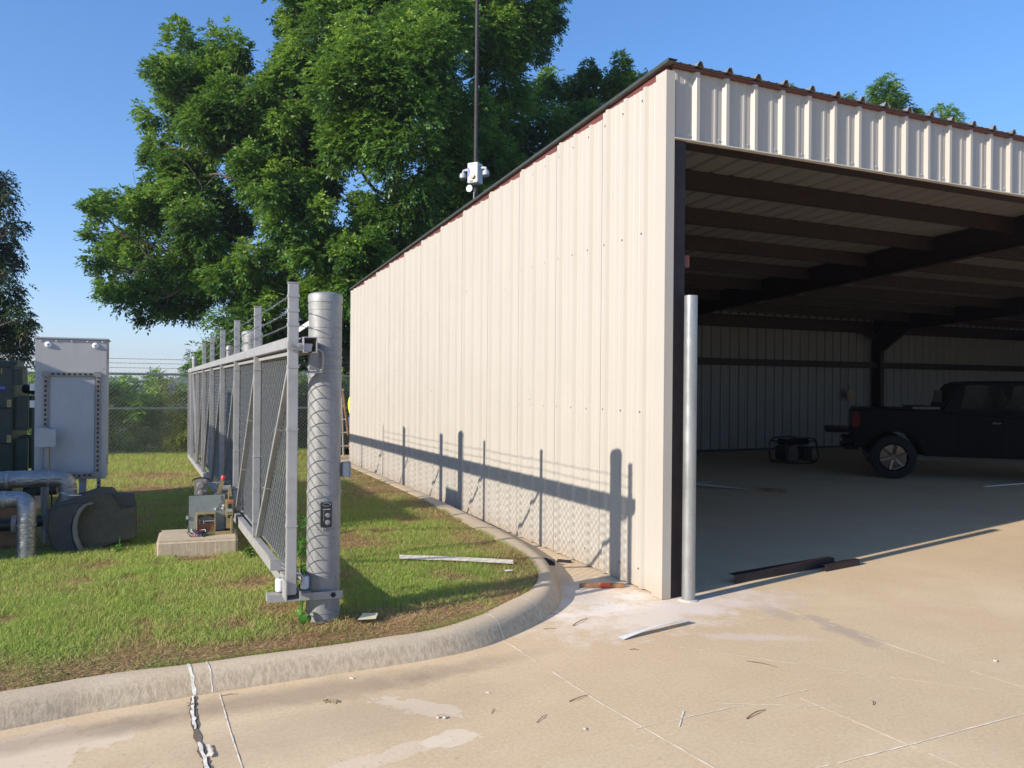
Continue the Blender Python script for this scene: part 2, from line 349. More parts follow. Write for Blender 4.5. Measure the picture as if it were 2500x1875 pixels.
k = len(prof); kb.add(V, [(i*k+j, i*k+j+1, (i+1)*k+j+1, (i+1)*k+j) for i in range(len(CB)-1) for j in range(k-1)])
ko = kb.build('kerb', M['kerb'], smooth=True); tag(ko, kind='structure')
# kerb joints (narrow dark grooves / filler following the kerb profile)
def kerb_mark(i, wd, m, name, jag=0, lift=.002):
    b, t = CB[i], CT[i]; d = (CB[i+1]-CB[i-1]); d = d/np.linalg.norm(d); mb = MB(); V = []
    us = [(u, z) for u, z in prof[1:-1]]
    for jj, (u, z) in enumerate(us):
        q = t+(b-t)*u; o = random.uniform(-jag, jag); w_ = wd*random.uniform(.6, 1.2) if jag else wd
        for s_ in (-1, 1): V.append((q[0]+d[0]*(o+s_*w_/2), q[1]+d[1]*(o+s_*w_/2), z+lift+(.0015*math.sin(q[0]*9+q[1]*7))))
    mb.add(V, [(2*j, 2*j+1, 2*j+3, 2*j+2) for j in range(len(us)-1)]); mb.build(name, m, ko)
lawn_pts = [tuple(p) for p in CT] + [(3.42, 18.6), (3.42, 21), (-16, 21), (-16, 3.4)]
LP = np.array(lawn_pts)
lw = MB(); lw.add([(x, y, .108) for x, y in lawn_pts], [tuple(range(len(lawn_pts)))])
tag(lw.build('lawn', M['soil']), kind='structure')
i0 = min(range(len(CB)), key=lambda i: abs(CB[i][0]-.205)+abs(CB[i][1]-4.66))
kerb_mark(i0, .020, M['crackfill'], 'kerb_joint', .006, .003)
i1 = min(range(len(CB)), key=lambda i: abs(CB[i][0]-.335)+abs(CB[i][1]-4.66)); kerb_mark(i1, .008, M['crackfill'], 'kerb_crack', .003, .003)
i2 = min(range(len(CB)), key=lambda i: np.hypot(CB[i][0]-2.14, CB[i][1]-4.86)); kerb_mark(i2, .006, M['seal'], 'kerb_joint', .001)
i3 = min(range(len(CB)), key=lambda i: np.hypot(CB[i][0]-2.62, CB[i][1]-5.19)); kerb_mark(i3, .005, M['seal'], 'kerb_joint', .002)
# pavement joints
def ribbon(name, pts, wd, m, z=.0035, jag=.0, gaps=0, sub=.05):
    mb = MB(); P = []
    for a, b in zip(pts[:-1], pts[1:]):
        L = math.dist(a, b); k_ = max(1, int(L/sub))
        for i in range(k_): P.append((a[0]+(b[0]-a[0])*i/k_, a[1]+(b[1]-a[1])*i/k_))
    P.append(pts[-1]); V = []; ok = []; g_ = 0
    for i, p in enumerate(P):
        a, b = P[max(i-1, 0)], P[min(i+1, len(P)-1)]; dx, dy = b[0]-a[0], b[1]-a[1]; l = math.hypot(dx, dy) or 1
        o = random.uniform(-jag, jag); w_ = wd*random.uniform(.45, 1.25)
        for s_ in (-1, 1): V.append((p[0]-dy/l*(o+s_*w_/2), p[1]+dx/l*(o+s_*w_/2), z))
        if g_ > 0: g_ -= 1
        elif random.random() < gaps: g_ = random.randint(1, 5)
        ok.append(g_ == 0)
    mb.add(V, [(2*i, 2*i+1, 2*i+3, 2*i+2) for i in range(len(P)-1) if ok[i]]); return mb.build(name, m, pav)
s_ = M['seal']
ribbon('joint_line', [(2.14, 4.84), (2.16, 4.72), (2.216, 3.70), (2.315, 2.87), (2.5, 1.2)], .0075, s_, jag=.002, gaps=.04)
ribbon('joint_line', [(2.95, 4.5), (3.156, 4.287), (3.338, 4.089)], .004, s_, jag=.002, gaps=.35)
ribbon('joint_line', [(3.338, 4.089), (3.836, 3.526), (4.474, 2.852), (5.4, 1.8)], .006, s_, jag=.002, gaps=.05)
ribbon('joint_line', [(4.417, 5.002), (4.472, 4.371), (4.513, 3.594), (4.588, 2.925), (4.7, 1.5)], .0075, s_, jag=.002, gaps=.22)
ribbon('joint_line', [(1.5, 2.66), (2.768, 2.677), (3.325, 2.675), (4.22, 2.69), (12, 2.75)], .0075, s_, jag=.002, gaps=.05)
ribbon('joint_line', [(3.274, 3.32), (3.331, 2.68), (3.361, 2.419), (3.45, 1.2)], .006, s_, jag=.002, gaps=.12)
ribbon('joint_line', [(2.818, 3.429), (3.405, 3.135)], .005, s_, jag=.001, gaps=.05)
ribbon('joint_line', [(2.211, 3.353), (2.511, 3.357), (2.918, 3.369), (3.409, 3.396)], .005, s_, jag=.004, gaps=.15)
ribbon('joint_line', [(2.267, 3.115), (2.38, 3.23), (2.43, 3.28), (2.572, 3.434)], .009, M['crackfill'], jag=.003, gaps=.05)
ribbon('joint_line', [(.337, 4.63), (.349, 4.156), (.367, 3.707), (.40, 2.5)], .006, M['crackfill'], jag=.001, gaps=.03)
ribbon('crack', [(.205, 4.65), (.193, 4.434), (.198, 4.137), (.216, 3.92), (.227, 3.768), (.22, 3.0)], .034, M['crack'], z=.003, jag=.003, sub=.03)
ribbon('crack_filler', [(.203, 4.65), (.191, 4.434), (.196, 4.137), (.214, 3.92), (.225, 3.768), (.22, 3.0)], .018, M['crackfill'], z=.007, jag=.003, gaps=.004, sub=.03)
ribbon('crack_filler', [(.236, 3.99), (.246, 3.93), (.244, 3.86)], .022, M['crackfill'], z=.011, jag=.006, sub=.02)

# ---- grass
def vnoise(x, y, s, seed):
    g = np.random.default_rng(seed).random((64, 64)); u = x/s % 63; v = y/s % 63
    i, j = u.astype(int), v.astype(int); fu, fv = u-i, v-j; fu = fu*fu*(3-2*fu); fv = fv*fv*(3-2*fv)
    i2_, j2_ = (i+1) % 64, (j+1) % 64
    return (g[i, j]*(1-fu)+g[i2_, j]*fu)*(1-fv)+(g[i, j2_]*(1-fu)+g[i2_, j2_]*fu)*fv
def inside(x, y, P):
    c = np.zeros(len(x), bool); n_ = len(P)
    for a in range(n_):
        x1, y1 = P[a]; x2, y2 = P[(a+1) % n_]
        k_ = ((y1 > y) != (y2 > y)); xx = (x2-x1)*(y-y1)/(y2-y1+1e-12)+x1; c ^= k_ & (x < xx)
    return c
def edge_dist(x, y):
    d = np.full(len(x), 9.0); T = np.array(CT)[::2]
    for a, b in zip(T[:-1], T[1:]):
        ab = b-a; t = np.clip(((x-a[0])*ab[0]+(y-a[1])*ab[1])/(ab@ab), 0, 1)
        d = np.minimum(d, np.hypot(x-a[0]-t*ab[0], y-a[1]-t*ab[1]))
    return d
def bare(x, y):
    """0 = lush, 1 = bare"""
    ed = edge_dist(x, y); b = np.clip(1.45-ed/(.17+.42*vnoise(x, y, .45, 3)**1.4+.05), 0, 1)*np.where(x < 2.2, 1, .55)
    for cx, cy, r in [(1.0, 5.32, .30), (.80, 5.75, .22), (.74, 6.6, .20), (1.86, 7.85, .38), (2.3, 6.15, .22), (1.4, 6.6, .22), (-.05, 12.9, .5), (.1, 14.6, .6), (3.2, 11.6, .9), (.35, 7.7, .22), (-.4, 7.75, .18), (.5, 5.5, .12), (1.3, 5.25, .35), (-.9, 6.2, .12)]:
        b = np.maximum(b, np.clip(1.1-np.hypot(x-cx, (y-cy)*.9)/r*(.6+.8*vnoise(x, y, .12, 5)), 0, 1)*.9)
    b = np.maximum(b, np.clip((vnoise(x, y, .55, 8)*.6+vnoise(x, y, .17, 9)*.4-.66)*4, 0, .5))
    return b
def make_grass():
    Vs, Fs, Ts, off = [], [], [], 0
    for (x0, x1, y0, y1, dens, hh) in [(-2.2, 3.5, 4.5, 6.6, 9500, 1.0), (-3.2, 3.5, 6.6, 9, 6500, 1.05), (-4.5, 3.6, 9, 13, 2800, 1.15), (-6, 3.6, 13, 20.8, 1100, 1.4), (-8, -2.2, 3.4, 6.6, 900, 1.2)]:
        nb = int((x1-x0)*(y1-y0)*dens); x = RNG.uniform(x0, x1, nb); y = RNG.uniform(y0, y1, nb)
        k_ = inside(x, y, LP); x, y = x[k_], y[k_]; b = bare(x, y)
        k_ = RNG.random(len(x)) > b*.86; x, y, b = x[k_], y[k_], b[k_]; n_ = len(x)
        lush = vnoise(x, y, .9, 11)*.5+vnoise(x, y, .22, 12)*.5
        h = (.014+.034*lush+.018*RNG.random(n_))*hh*(1-.55*b); w_ = RNG.uniform(.0022, .0042, n_)*hh*1.15
        az = RNG.uniform(0, 2*np.pi, n_); lean = RNG.uniform(.2, 1.3, n_)+b*1.2; la = RNG.uniform(0, 2*np.pi, n_)
        sx, sy = np.cos(az)*w_/2, np.sin(az)*w_/2; lx, ly = np.cos(la)*lean*h, np.sin(la)*lean*h
        z0 = .106+.012*vnoise(x, y, .3, 4)
        P = np.empty((n_, 5, 3)); P[:, 0] = np.stack([x-sx, y-sy, z0-.004], 1); P[:, 1] = np.stack([x+sx, y+sy, z0-.004], 1)
        mx, my = x+lx*.35, y+ly*.35; hz = h/np.sqrt(1+.3*lean**2)
        P[:, 2] = np.stack([mx+sx*.8, my+sy*.8, z0+hz*.6], 1); P[:, 3] = np.stack([mx-sx*.8, my-sy*.8, z0+hz*.6], 1)
        P[:, 4] = np.stack([x+lx, y+ly, z0+hz], 1)
        tone = np.clip(.30+.42*lush+RNG.normal(0, .13, n_)-b*.62, .0, 1); dry = RNG.random(n_) < .09+.25*b; tone[dry] = RNG.uniform(0, .16, dry.sum())
        I = np.arange(n_)[:, None]*5+off
        Fs.append((I+np.array([[0, 1, 2]]))); Fs.append((I+np.array([[0, 2, 3]]))); Fs.append((I+np.array([[3, 2, 4]])))
        Vs.append(P.reshape(-1, 3)); Ts.append(np.repeat(tone, 5)); off += n_*5
    E = np.array(CT); seg = np.linalg.norm(np.diff(E, axis=0), axis=1); kk = [i for i in range(len(E)-1) if E[i][0] > -2.2 and E[i][1] < 9.5]
    P_l, T_l = [], []
    for i in kk:
        d = (E[i+1]-E[i])/seg[i]; nr = np.array([d[1], -d[0]]); m_ = int(seg[i]*520)
        for _ in range(m_):
            c = E[i]+d*seg[i]*RNG.random()-nr*abs(RNG.normal(0, .02)); h = RNG.uniform(.012, .045); ln = nr*RNG.uniform(-.2, .9)*h*1.2+d*RNG.normal(0, .5)*h; sd2 = d*RNG.uniform(.001, .002)
            if vnoise(np.array([c[0]]), np.array([c[1]]), .25, 31)[0] < .42: continue
            z0 = .110; mid = c+ln*.45
            P_l.append([(c[0]-sd2[0], c[1]-sd2[1], z0), (c[0]+sd2[0], c[1]+sd2[1], z0), (mid[0]+sd2[0], mid[1]+sd2[1], z0+.012+h*.55), (mid[0]-sd2[0], mid[1]-sd2[1], z0+.012+h*.55), (c[0]+ln[0]*1.2, c[1]+ln[1]*1.2, z0+.016+h*.5)]); T_l.append(RNG.choice([.06, .2, .5, .7], p=[.3, .25, .3, .15])+RNG.normal(0, .05))
    P_l = np.array(P_l); n_ = len(P_l); I = np.arange(n_)[:, None]*5+off
    Vs.append(P_l.reshape(-1, 3)); Ts.append(np.repeat(np.clip(T_l, 0, 1), 5)); off += n_*5
    for q in ([0, 1, 2], [0, 2, 3], [3, 2, 4]): Fs.append(I+np.array([q]))
    o = link('grass', npmesh('grass', np.concatenate(Vs), np.concatenate(Fs), np.concatenate(Ts)), M['grass']); tag(o, 'short patchy green grass with straw coloured bare spots on the lawn', 'grass', kind='stuff')
    # low broad weeds
    nb = 42000; x = RNG.uniform(-2, 3.3, nb); y = RNG.uniform(4.7, 9, nb); k_ = inside(x, y, LP); x, y = x[k_], y[k_]
    pk = np.clip((vnoise(x, y, .28, 21)-.52)*6, 0, 1)*np.clip(1.2-edge_dist(x, y)/1.1, .12, 1); k_ = RNG.random(len(x)) < pk; x, y = x[k_], y[k_]; n_ = len(x)
    az = RNG.uniform(0, 2*np.pi, n_); L = RNG.uniform(.006, .016, n_); z0 = .115+RNG.uniform(0, .035, n_); ti = RNG.uniform(-.5, .6, n_)
    dx, dy = np.cos(az), np.sin(az); P = np.empty((n_, 4, 3))
    for j, (a, b_) in enumerate([(-.5, 0), (0, .42), (.5, 0), (0, -.42)]):
        P[:, j] = np.stack([x+L*(a*dx-b_*dy), y+L*(a*dy+b_*dx), z0+L*a*ti*1.4], 1)
    o = link('clover', npmesh('clover', P.reshape(-1, 3), np.arange(n_*4).reshape(-1, 4), np.repeat(RNG.uniform(.1, .75, n_), 4)), M['weed']); tag(o, 'low clover and broadleaf weeds spreading along the kerb edge', 'weeds', kind='stuff')
    # dry thatch crumbs
    nb = 60000; x = RNG.uniform(-2, 3.4, nb); y = RNG.uniform(4.6, 9, nb); k_ = inside(x, y, LP); x, y = x[k_], y[k_]
    k_ = RNG.random(len(x)) < bare(x, y)**1.2; x, y = x[k_], y[k_]; n_ = len(x)
    az = RNG.uniform(0, np.pi*2, n_); L = RNG.uniform(.01, .035, n_); w_ = RNG.uniform(.002, .004, n_); z0 = .112+RNG.uniform(0, .014, n_); dz = RNG.uniform(-.3, .5, n_)*L
    dx, dy = np.cos(az), np.sin(az); P = np.empty((n_, 4, 3))
    for j, (a, b_) in enumerate([(0, -.5), (1, -.3), (1, .3), (0, .5)]):
        P[:, j] = np.stack([x+L*a*dx-w_*b_*dy, y+L*a*dy+w_*b_*dx, z0+dz*a+.002*b_], 1)
    o = link('thatch', npmesh('thatch', P.reshape(-1, 3), np.arange(n_*4).reshape(-1, 4), np.repeat(RNG.uniform(0, .12, n_), 4)), M['grass']); tag(o, 'dry brown thatch and clippings on the bare lawn spots', 'thatch', kind='stuff')
make_grass()
# ------------------------------------------------------------------ trees
def leaflets(C, D, Lr, size, droop, tone0, k=7, wr=.36):
    """pinnate sprays at C (n,3), pointing D (n,3); returns V,F,T"""
    n_ = len(C); D = D/np.linalg.norm(D, axis=1, keepdims=True)
    side = np.cross(D, [0, 0, 1.0]); side /= np.linalg.norm(side, axis=1, keepdims=True)+1e-9
    rr = RNG.normal(0, .5, (n_, 1)); upn = np.cross(side, D); side = side*np.cos(rr)+upn*np.sin(rr); upn = np.cross(side, D)
    L = RNG.uniform(*Lr, (n_, 1)); out = []; T = []
    tb = np.clip(tone0+RNG.normal(0, .12, n_), 0, 1)
    for q in range(k):
        s = (q//2+1)/((k-1)//2+1) if q < k-1 else 1.0; sg = (1 if q % 2 else -1) if q < k-1 else 0
        base = C + D*L*s*.85 - np.array([0, 0, 1])*L*droop*s*s
        d = D*(.65 if sg else 1) + side*sg*.85 - np.array([0, 0, 1.0])*(droop*1.1) + RNG.normal(0, .18, (n_, 3)); d /= np.linalg.norm(d, axis=1, keepdims=True)
        w_ = np.cross(d, upn + RNG.normal(0, .45, (n_, 3))); w_ /= np.linalg.norm(w_, axis=1, keepdims=True)+1e-9
        l = RNG.uniform(.75, 1.2, (n_, 1))*size
        P = np.stack([base, base+d*l*.45+w_*l*wr/2, base+d*l, base+d*l*.45-w_*l*wr/2], 1); out.append(P); T.append(tb+RNG.normal(0, .06, n_))
    P = np.stack(out, 1).reshape(-1, 3); T = np.repeat(np.stack(T, 1).ravel(), 4)
    return P, T
def crown(name, blobs, m, parent, per, Lr=(.18, .34), size=.105, droop=.45, k=7, fill=.45, wr=.36, sq=.85):
    Ps, Ts = [], []
    for (c, r) in blobs:
        n_ = int(per*(r/1.3)**2)
        sub = RNG.normal(0, 1, (max(5, int(11*(r/1.3)**1.5)), 3)); sub /= np.linalg.norm(sub, axis=1, keepdims=True)
        sub = sub*RNG.uniform(.45, .95, (len(sub), 1))*r; sub[:, 2] *= sq
        pick = RNG.integers(0, len(sub), n_); rad = r*.45*RNG.choice([1, 1, 1, 1, 1.45], (n_, 1))
        q = RNG.normal(0, 1, (n_, 3)); q /= np.linalg.norm(q, axis=1, keepdims=True)
        q2 = q*rad*RNG.random((n_, 1))**fill
        C = c + sub[pick] + q2; D = (sub[pick]/r*.9 + q*.9) + RNG.normal(0, .35, (n_, 3)); D[:, 2] = D[:, 2]*.6 - .05
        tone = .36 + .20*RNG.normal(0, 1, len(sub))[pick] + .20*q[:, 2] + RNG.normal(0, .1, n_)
        P, T = leaflets(C, D, Lr, size, droop, tone, k, wr); Ps.append(P); Ts.append(T)
    P = np.concatenate(Ps); return link(name, npmesh(name, P, np.arange(len(P)).reshape(-1, 4), np.clip(np.concatenate(Ts), 0, 1)), m, parent)
def limb(mb, a, b, ra, rb, bend=.12, n=7, sides=7):
    a = Vector(a); b = Vector(b); L = (b-a).length; off = Vector(RNG.normal(0, 1, 3))*L*bend; off.z -= L*bend*.6; P = []
    for i in range(n):
        t = i/(n-1); P.append(a.lerp(b, t) + off*math.sin(math.pi*t) + Vector(RNG.normal(0, L*.012, 3)))
    P[0] = a; P[-1] = b; mb.tube(P, [ra+(rb-ra)*i/(n-1) for i in range(n)], sides); return P
def tree(label, cat_label, base, stems, blobs, mleaf, per, rt_=.32, group=None, **kw):
    root = thing('broadleaf_tree', label, cat_label, tuple(base), 0, group); mb = MB(); nodes = []
    for st in stems:
        P = catmull([np.array(p) for p in [tuple(base)]+st], 4); r_ = [max(.05, rt_*(1-i/len(P)*.82)) for i in range(len(P))]
        mb.tube(P, r_, 9); nodes += [(p, q) for p, q in zip(P, r_)][4:]
    for c, r in blobs:
        best = min(nodes, key=lambda t: np.linalg.norm(t[0]-c)+max(0, t[0][2]-c[2]+.5)*1.4)
        P = limb(mb, best[0], c, min(best[1]*.6, .02+.02*np.linalg.norm(best[0]-c)), .018, .10)
        for q in range(4):
            e = c+RNG.normal(0, 1, 3)*r*.5; limb(mb, P[random.randint(3, 6)], e, .016, .006, .15, 5, 4)
    mb.build('trunk', M['bark'], root, smooth=True)
    crown('crown', blobs, mleaf, root, per, **kw); return root
def blobs_at(L, d, spread=1.8, seed=1):
    rg = np.random.default_rng(seed); out = []
    for t in L:
        cx, cy, r = t[:3]; dd = d + (t[3] if len(t) > 3 else rg.uniform(-spread, spread)); out.append((at(cx, cy, dd), r*1.1302*dd/FPX*1.0))
    return out
B1 = [(640,470,60,-3),(700,540,64,-3),(745,620,60,-2.6),(610,420,60,-3),(790,560,60,-3),(560,380,56,-3),(820,640,56,-2),(1000,350,60,1),(1045,330,50,1),(1000,430,50,1),(940,520,60,1),(990,280,60,0),(1060,380,60,2),(680,660,50,-2),(860,470,70,-2),(560,270,66),(545,350,70),(565,430,60),(620,380,70),(600,240,60),(430,380,64),(360,470,56),(440,480,66),(540,210,44),(470,230,60),(660,330,70),(300,460,44),(350,600,52),(460,540,60),(540,620,50),(580,700,44),(420,200,60),(690,220,70),(400,125,62),(352,165,40),(470,150,70),(515,110,38),(365,235,52),(430,250,70),(345,320,38),(400,330,70),(500,260,80),(330,400,52),(252,440,46),(212,455,26),(232,520,44),(205,560,20),(300,540,64),(250,600,44),(300,650,42),(345,665,36),(400,650,48),(420,560,70),
 (500,590,60),(470,640,34),(400,430,70),(500,490,50),(580,200,60),(600,300,80),(650,160,70),(700,80,80,-1.5),(650,30,55),(720,20,80),(850,10,90),(830,110,105,-3.5),(760,200,100,-3.2),(850,230,110,-3.8),(930,150,95,-3),(940,60,90,-2),(990,240,60,-2.5),
 (780,310,90,-3),(870,350,90,-3),(940,340,70,-2),(700,300,70,0),(700,410,60,-1),(640,450,50,1),(720,500,60,0),(610,540,55,-1),(560,570,50,-2),(560,660,50),(620,640,55),(530,700,42),(600,720,50),(680,620,60),(800,480,60,-1),(760,580,55),(830,560,60,1),(900,440,60,1),(970,400,60,1),
 (1030,60,80,1),(1110,30,80,2),(1170,15,48,2),(1130,110,60,2),(1075,160,70,2),(1040,260,60,2),(760,-90,110),(900,-100,120),(1050,-80,100),(640,-40,60),(780,640,50,1),(880,540,60,2),(960,480,60,2),(700,700,50,0),(790,720,50,0),(650,770,55),(740,800,55)]
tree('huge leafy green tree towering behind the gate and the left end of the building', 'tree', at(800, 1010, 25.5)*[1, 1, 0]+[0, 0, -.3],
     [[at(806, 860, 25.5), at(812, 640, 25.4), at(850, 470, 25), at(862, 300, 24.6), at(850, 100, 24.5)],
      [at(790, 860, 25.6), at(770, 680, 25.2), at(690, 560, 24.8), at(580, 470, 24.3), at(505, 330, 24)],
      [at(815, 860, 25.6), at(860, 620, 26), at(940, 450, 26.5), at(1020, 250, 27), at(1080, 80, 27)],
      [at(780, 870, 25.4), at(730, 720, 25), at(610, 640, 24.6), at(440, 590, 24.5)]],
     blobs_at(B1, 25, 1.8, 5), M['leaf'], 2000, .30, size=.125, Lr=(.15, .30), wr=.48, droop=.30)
B2 = [(1290,190,50),(1330,160,34),(1265,160,26),(1370,185,26),(1345,215,40),(1230,250,62),(1165,210,40),(1190,300,70),(1120,340,70),(1090,260,60),(1130,420,70),(1050,420,60),(1030,500,60),(960,560,60),(1000,620,60),(1180,400,50),(900,620,60),(1290,260,46),(1200,175,30),(1080,340,50)]
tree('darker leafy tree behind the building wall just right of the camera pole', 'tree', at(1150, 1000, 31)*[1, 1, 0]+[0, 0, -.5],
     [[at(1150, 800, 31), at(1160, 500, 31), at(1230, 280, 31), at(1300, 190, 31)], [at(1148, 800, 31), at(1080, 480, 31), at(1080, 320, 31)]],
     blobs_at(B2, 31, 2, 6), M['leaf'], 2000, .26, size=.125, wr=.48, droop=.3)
for lab, bx, L, dd in [('treetop with a broad rounded tip rising over the middle of the fascia', 1925, [(1915,195,26),(1905,222,30),(1945,222,24),(1965,238,20),(1925,175,14),(1885,235,18),(1930,260,45),(1920,330,70),(1930,420,80)], 33),
                   ('small forked sprig of a treetop above the fascia, right of the rounded treetop', 2050, [(2032,235,9),(2048,245,13),(2066,248,8),(2045,262,20),(2050,320,45),(2050,400,60)], 35),
                   ('thin pointed treetop tip above the fascia, left of the rounded treetop', 1838, [(1838,205,10),(1830,216,13),(1845,222,12),(1838,250,24),(1838,320,50),(1838,400,60)], 34),
                   ('tiny sprig of treetop showing over the fascia near its left corner', 1700, [(1700,190,8),(1706,205,12),(1702,240,28),(1702,320,50),(1700,400,60)], 34)]:
    tree(lab, 'tree', at(bx, 1000, dd)*[1, 1, 0]+[0, 0, -.5], [[at(bx, 700, dd), at(bx, 400, dd), at(L[0][0], L[0][1]+10, dd)]], blobs_at(L, dd, .4, bx), M['leaf'], 1500, .16, size=.13, group='treetops behind the building')
B4 = [(460,742,30),(428,770,22),(485,700,34),(500,760,40),(455,795,36),(415,795,20),(520,720,34),(440,830,30),(500,830,45),(560,790,45),(408,850,24),(400,900,30),(640,850,50),(720,860,55)]
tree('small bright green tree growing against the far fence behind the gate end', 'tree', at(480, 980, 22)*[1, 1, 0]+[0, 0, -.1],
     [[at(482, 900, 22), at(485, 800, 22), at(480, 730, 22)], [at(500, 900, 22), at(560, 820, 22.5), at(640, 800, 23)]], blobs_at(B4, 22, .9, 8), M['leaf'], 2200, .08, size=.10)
B5 = [(-10,430,34),(20,416,16),(-20,500,40),(15,480,22),(40,492,13),(-5,560,36),(30,560,18),(48,556,12),(10,590,22),(-30,620,60),(10,660,38),(40,690,28),(55,690,14),(20,720,42),(-30,720,60),(45,745,24),(10,770,34),(-60,540,70),(-70,400,60),(50,770,18),(-90,650,80)]
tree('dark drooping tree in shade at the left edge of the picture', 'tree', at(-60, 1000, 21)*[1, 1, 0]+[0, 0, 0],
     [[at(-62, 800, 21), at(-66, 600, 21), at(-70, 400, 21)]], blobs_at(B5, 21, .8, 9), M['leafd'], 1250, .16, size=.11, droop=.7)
# hedge and shrubs behind the chain link fence
def shrub(label, x0, x1, y0, y1, htop, m, n_, size=.06, name='hedge', cat='hedge'):
    root = thing(name, label, cat, ((x0+x1)/2, (y0+y1)/2, .1)); bl = []
    k_ = max(2, int((x1-x0)/.33))
    for i in range(k_):
        for z in np.arange(.35, htop+.5, .42):
            x = x0+(x1-x0)*(i+.5)/k_ + RNG.uniform(-.1, .1); top = htop+.09*math.sin(x*3.1)+.06*math.sin(x*7.7)
            if z > top: continue
            bl.append((np.array([x, RNG.uniform(y0, y1), z-.15]), RNG.uniform(.3, .42)))
    mb = MB()
    for c, r in bl[::2]: limb(mb, (c[0]+RNG.uniform(-.2, .2), (y0+y1)/2, -.1), c, .018, .006, .1, 5, 4)
    mb.build('stems', M['bark'], root); crown('foliage', bl, m, root, n_, Lr=(.08, .18), size=size, droop=.25, k=5, wr=.5, sq=1)
shrub('dense dark green hedge pressed against the far side of the chain link fence', -3.6, .05, 19.3, 20.0, 1.80, M['leafh'], 7500)
shrub('olive yellow fine leaved shrub right of the hedge behind the fence', .1, .95, 19.2, 19.7, 1.62, M['leafy'], 6500, .045, 'shrub', 'shrub')
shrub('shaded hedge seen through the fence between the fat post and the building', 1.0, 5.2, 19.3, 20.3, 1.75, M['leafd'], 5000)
shrub('leafy hedge left of the green transformer beyond the fence', -7.5, -3.7, 19.3, 20.3, 1.7, M['leafh'], 2200)
# ------------------------------------------------------------------ far background
def far_wood():
    Vs = []
    for i in range(420):
        d = random.uniform(620, 900); x = random.uniform(-160, 700); c = at(x, 830, d); h = random.uniform(2.2, 6.5) + (2.5 if random.random() < .12 else 0)
        Vs.append((np.array([c[0], c[1], -6+h*.5+2]), h))
    P = []
    for c, h in Vs:
        n_ = 90; q = RNG.normal(0, 1, (n_, 3)); q /= np.linalg.norm(q, axis=1, keepdims=True); q = c+q*[h*1.1, h*1.1, h*.75]
        for j in range(n_):
            a = RNG.normal(0, h*.22, (4, 3)); P.append(q[j]+a)
    P = np.concatenate(P).reshape(-1, 3)
    tag(link('far_wood', npmesh('far_wood', P, np.arange(len(P)).reshape(-1, 4)), M['fartree']), 'hazy blue green line of distant trees on the horizon', 'woods', kind='stuff')
far_wood()
def box_at(name, label, cat, px_, py_top, w_px, h_m, d, m, dep=10):
    c = at(px_, py_top, d); w_ = w_px*1.1302*d/FPX; t = thing(name, label, cat, (c[0], c[1], -6)); return t, c, w_
t, c, w_ = box_at('warehouse', 'long low pale warehouse roof far beyond the hedge', 'building', 300, 829, 70, 7, 300, None)
MB().box(c[0]-w_/2, c[0]+w_/2, c[1], c[1]+30, -6.2, c[2]-.5).build('wall', M['farwall'], t)
MB().box(c[0]-w_/2-.6, c[0]+w_/2+.6, c[1]-.6, c[1]+30.6, c[2]-.5, c[2]).build('roof', M['farwhite'], t)
t, c, w_ = box_at('pylon_sign', 'tiny red pylon sign with a white bar on the horizon', 'sign', 350, 813, 9, 7, 420, None)
MB().box(c[0]-w_/2, c[0]+w_/2, c[1], c[1]+.6, c[2]-2.4, c[2]).build('sign_face', M['farred'], t)
MB().box(c[0]-w_/2*.8, c[0]+w_/2*.8, c[1]-.12, c[1]-.02, c[2]-1.35, c[2]-.95).build('white_bar', M['farwhite'], t)
MB().box(c[0]-.3, c[0]+.3, c[1], c[1]+.6, -6.2, c[2]-2.4).build('post', M['farwall'], t)
t, c, w_ = box_at('billboard', 'tiny dark purple roadside billboard left of the red sign on the horizon', 'sign', 318, 812, 13, 7, 420, None)
MB().box(c[0]-w_/2, c[0]+w_/2, c[1], c[1]+.6, c[2]-1.6, c[2]).build('sign_face', M['farpurp'], t)
MB().box(c[0]-w_/2, c[0]-w_/2+.4, c[1], c[1]+.6, -6.2, c[2]-1.6).box(c[0]+w_/2-.4, c[0]+w_/2, c[1], c[1]+.6, -6.2, c[2]-1.6).build('posts', M['farwall'], t)

# ------------------------------------------------------------------ metal building
X0, Y0, X1, Y1 = 3.77, 5.32, 26.63, 16.60
SL = .056
def zr(y): return 4.335-SL*(y-Y0)
bld = thing('metal_building', 'cream ribbed metal building with an open front bay on the concrete', 'building', (X0, Y0, 0))
P_ = .3048
def profile(s0, s1, c0, h=.032, base=.0358, top=.014, mi=.0045):
    out = [(s0, 0.0)]; k0 = int((s0-c0)/P_)-2
    for k_ in range(k0, k0+int((s1-s0)/P_)+6):
        c = c0+k_*P_
        for s, q in [(c-base, 0), (c-top, h), (c+top, h), (c+base, 0)]+[(m_+a, b_) for m_ in (c+.108, c+.197) for a, b_ in ((-.017, 0), (-.009, mi), (.009, mi), (.017, 0))]:
            if s0+1e-4 < s < s1-1e-4: out.append((s, q))
    out.append((s1, 0.0)); return sorted(out)
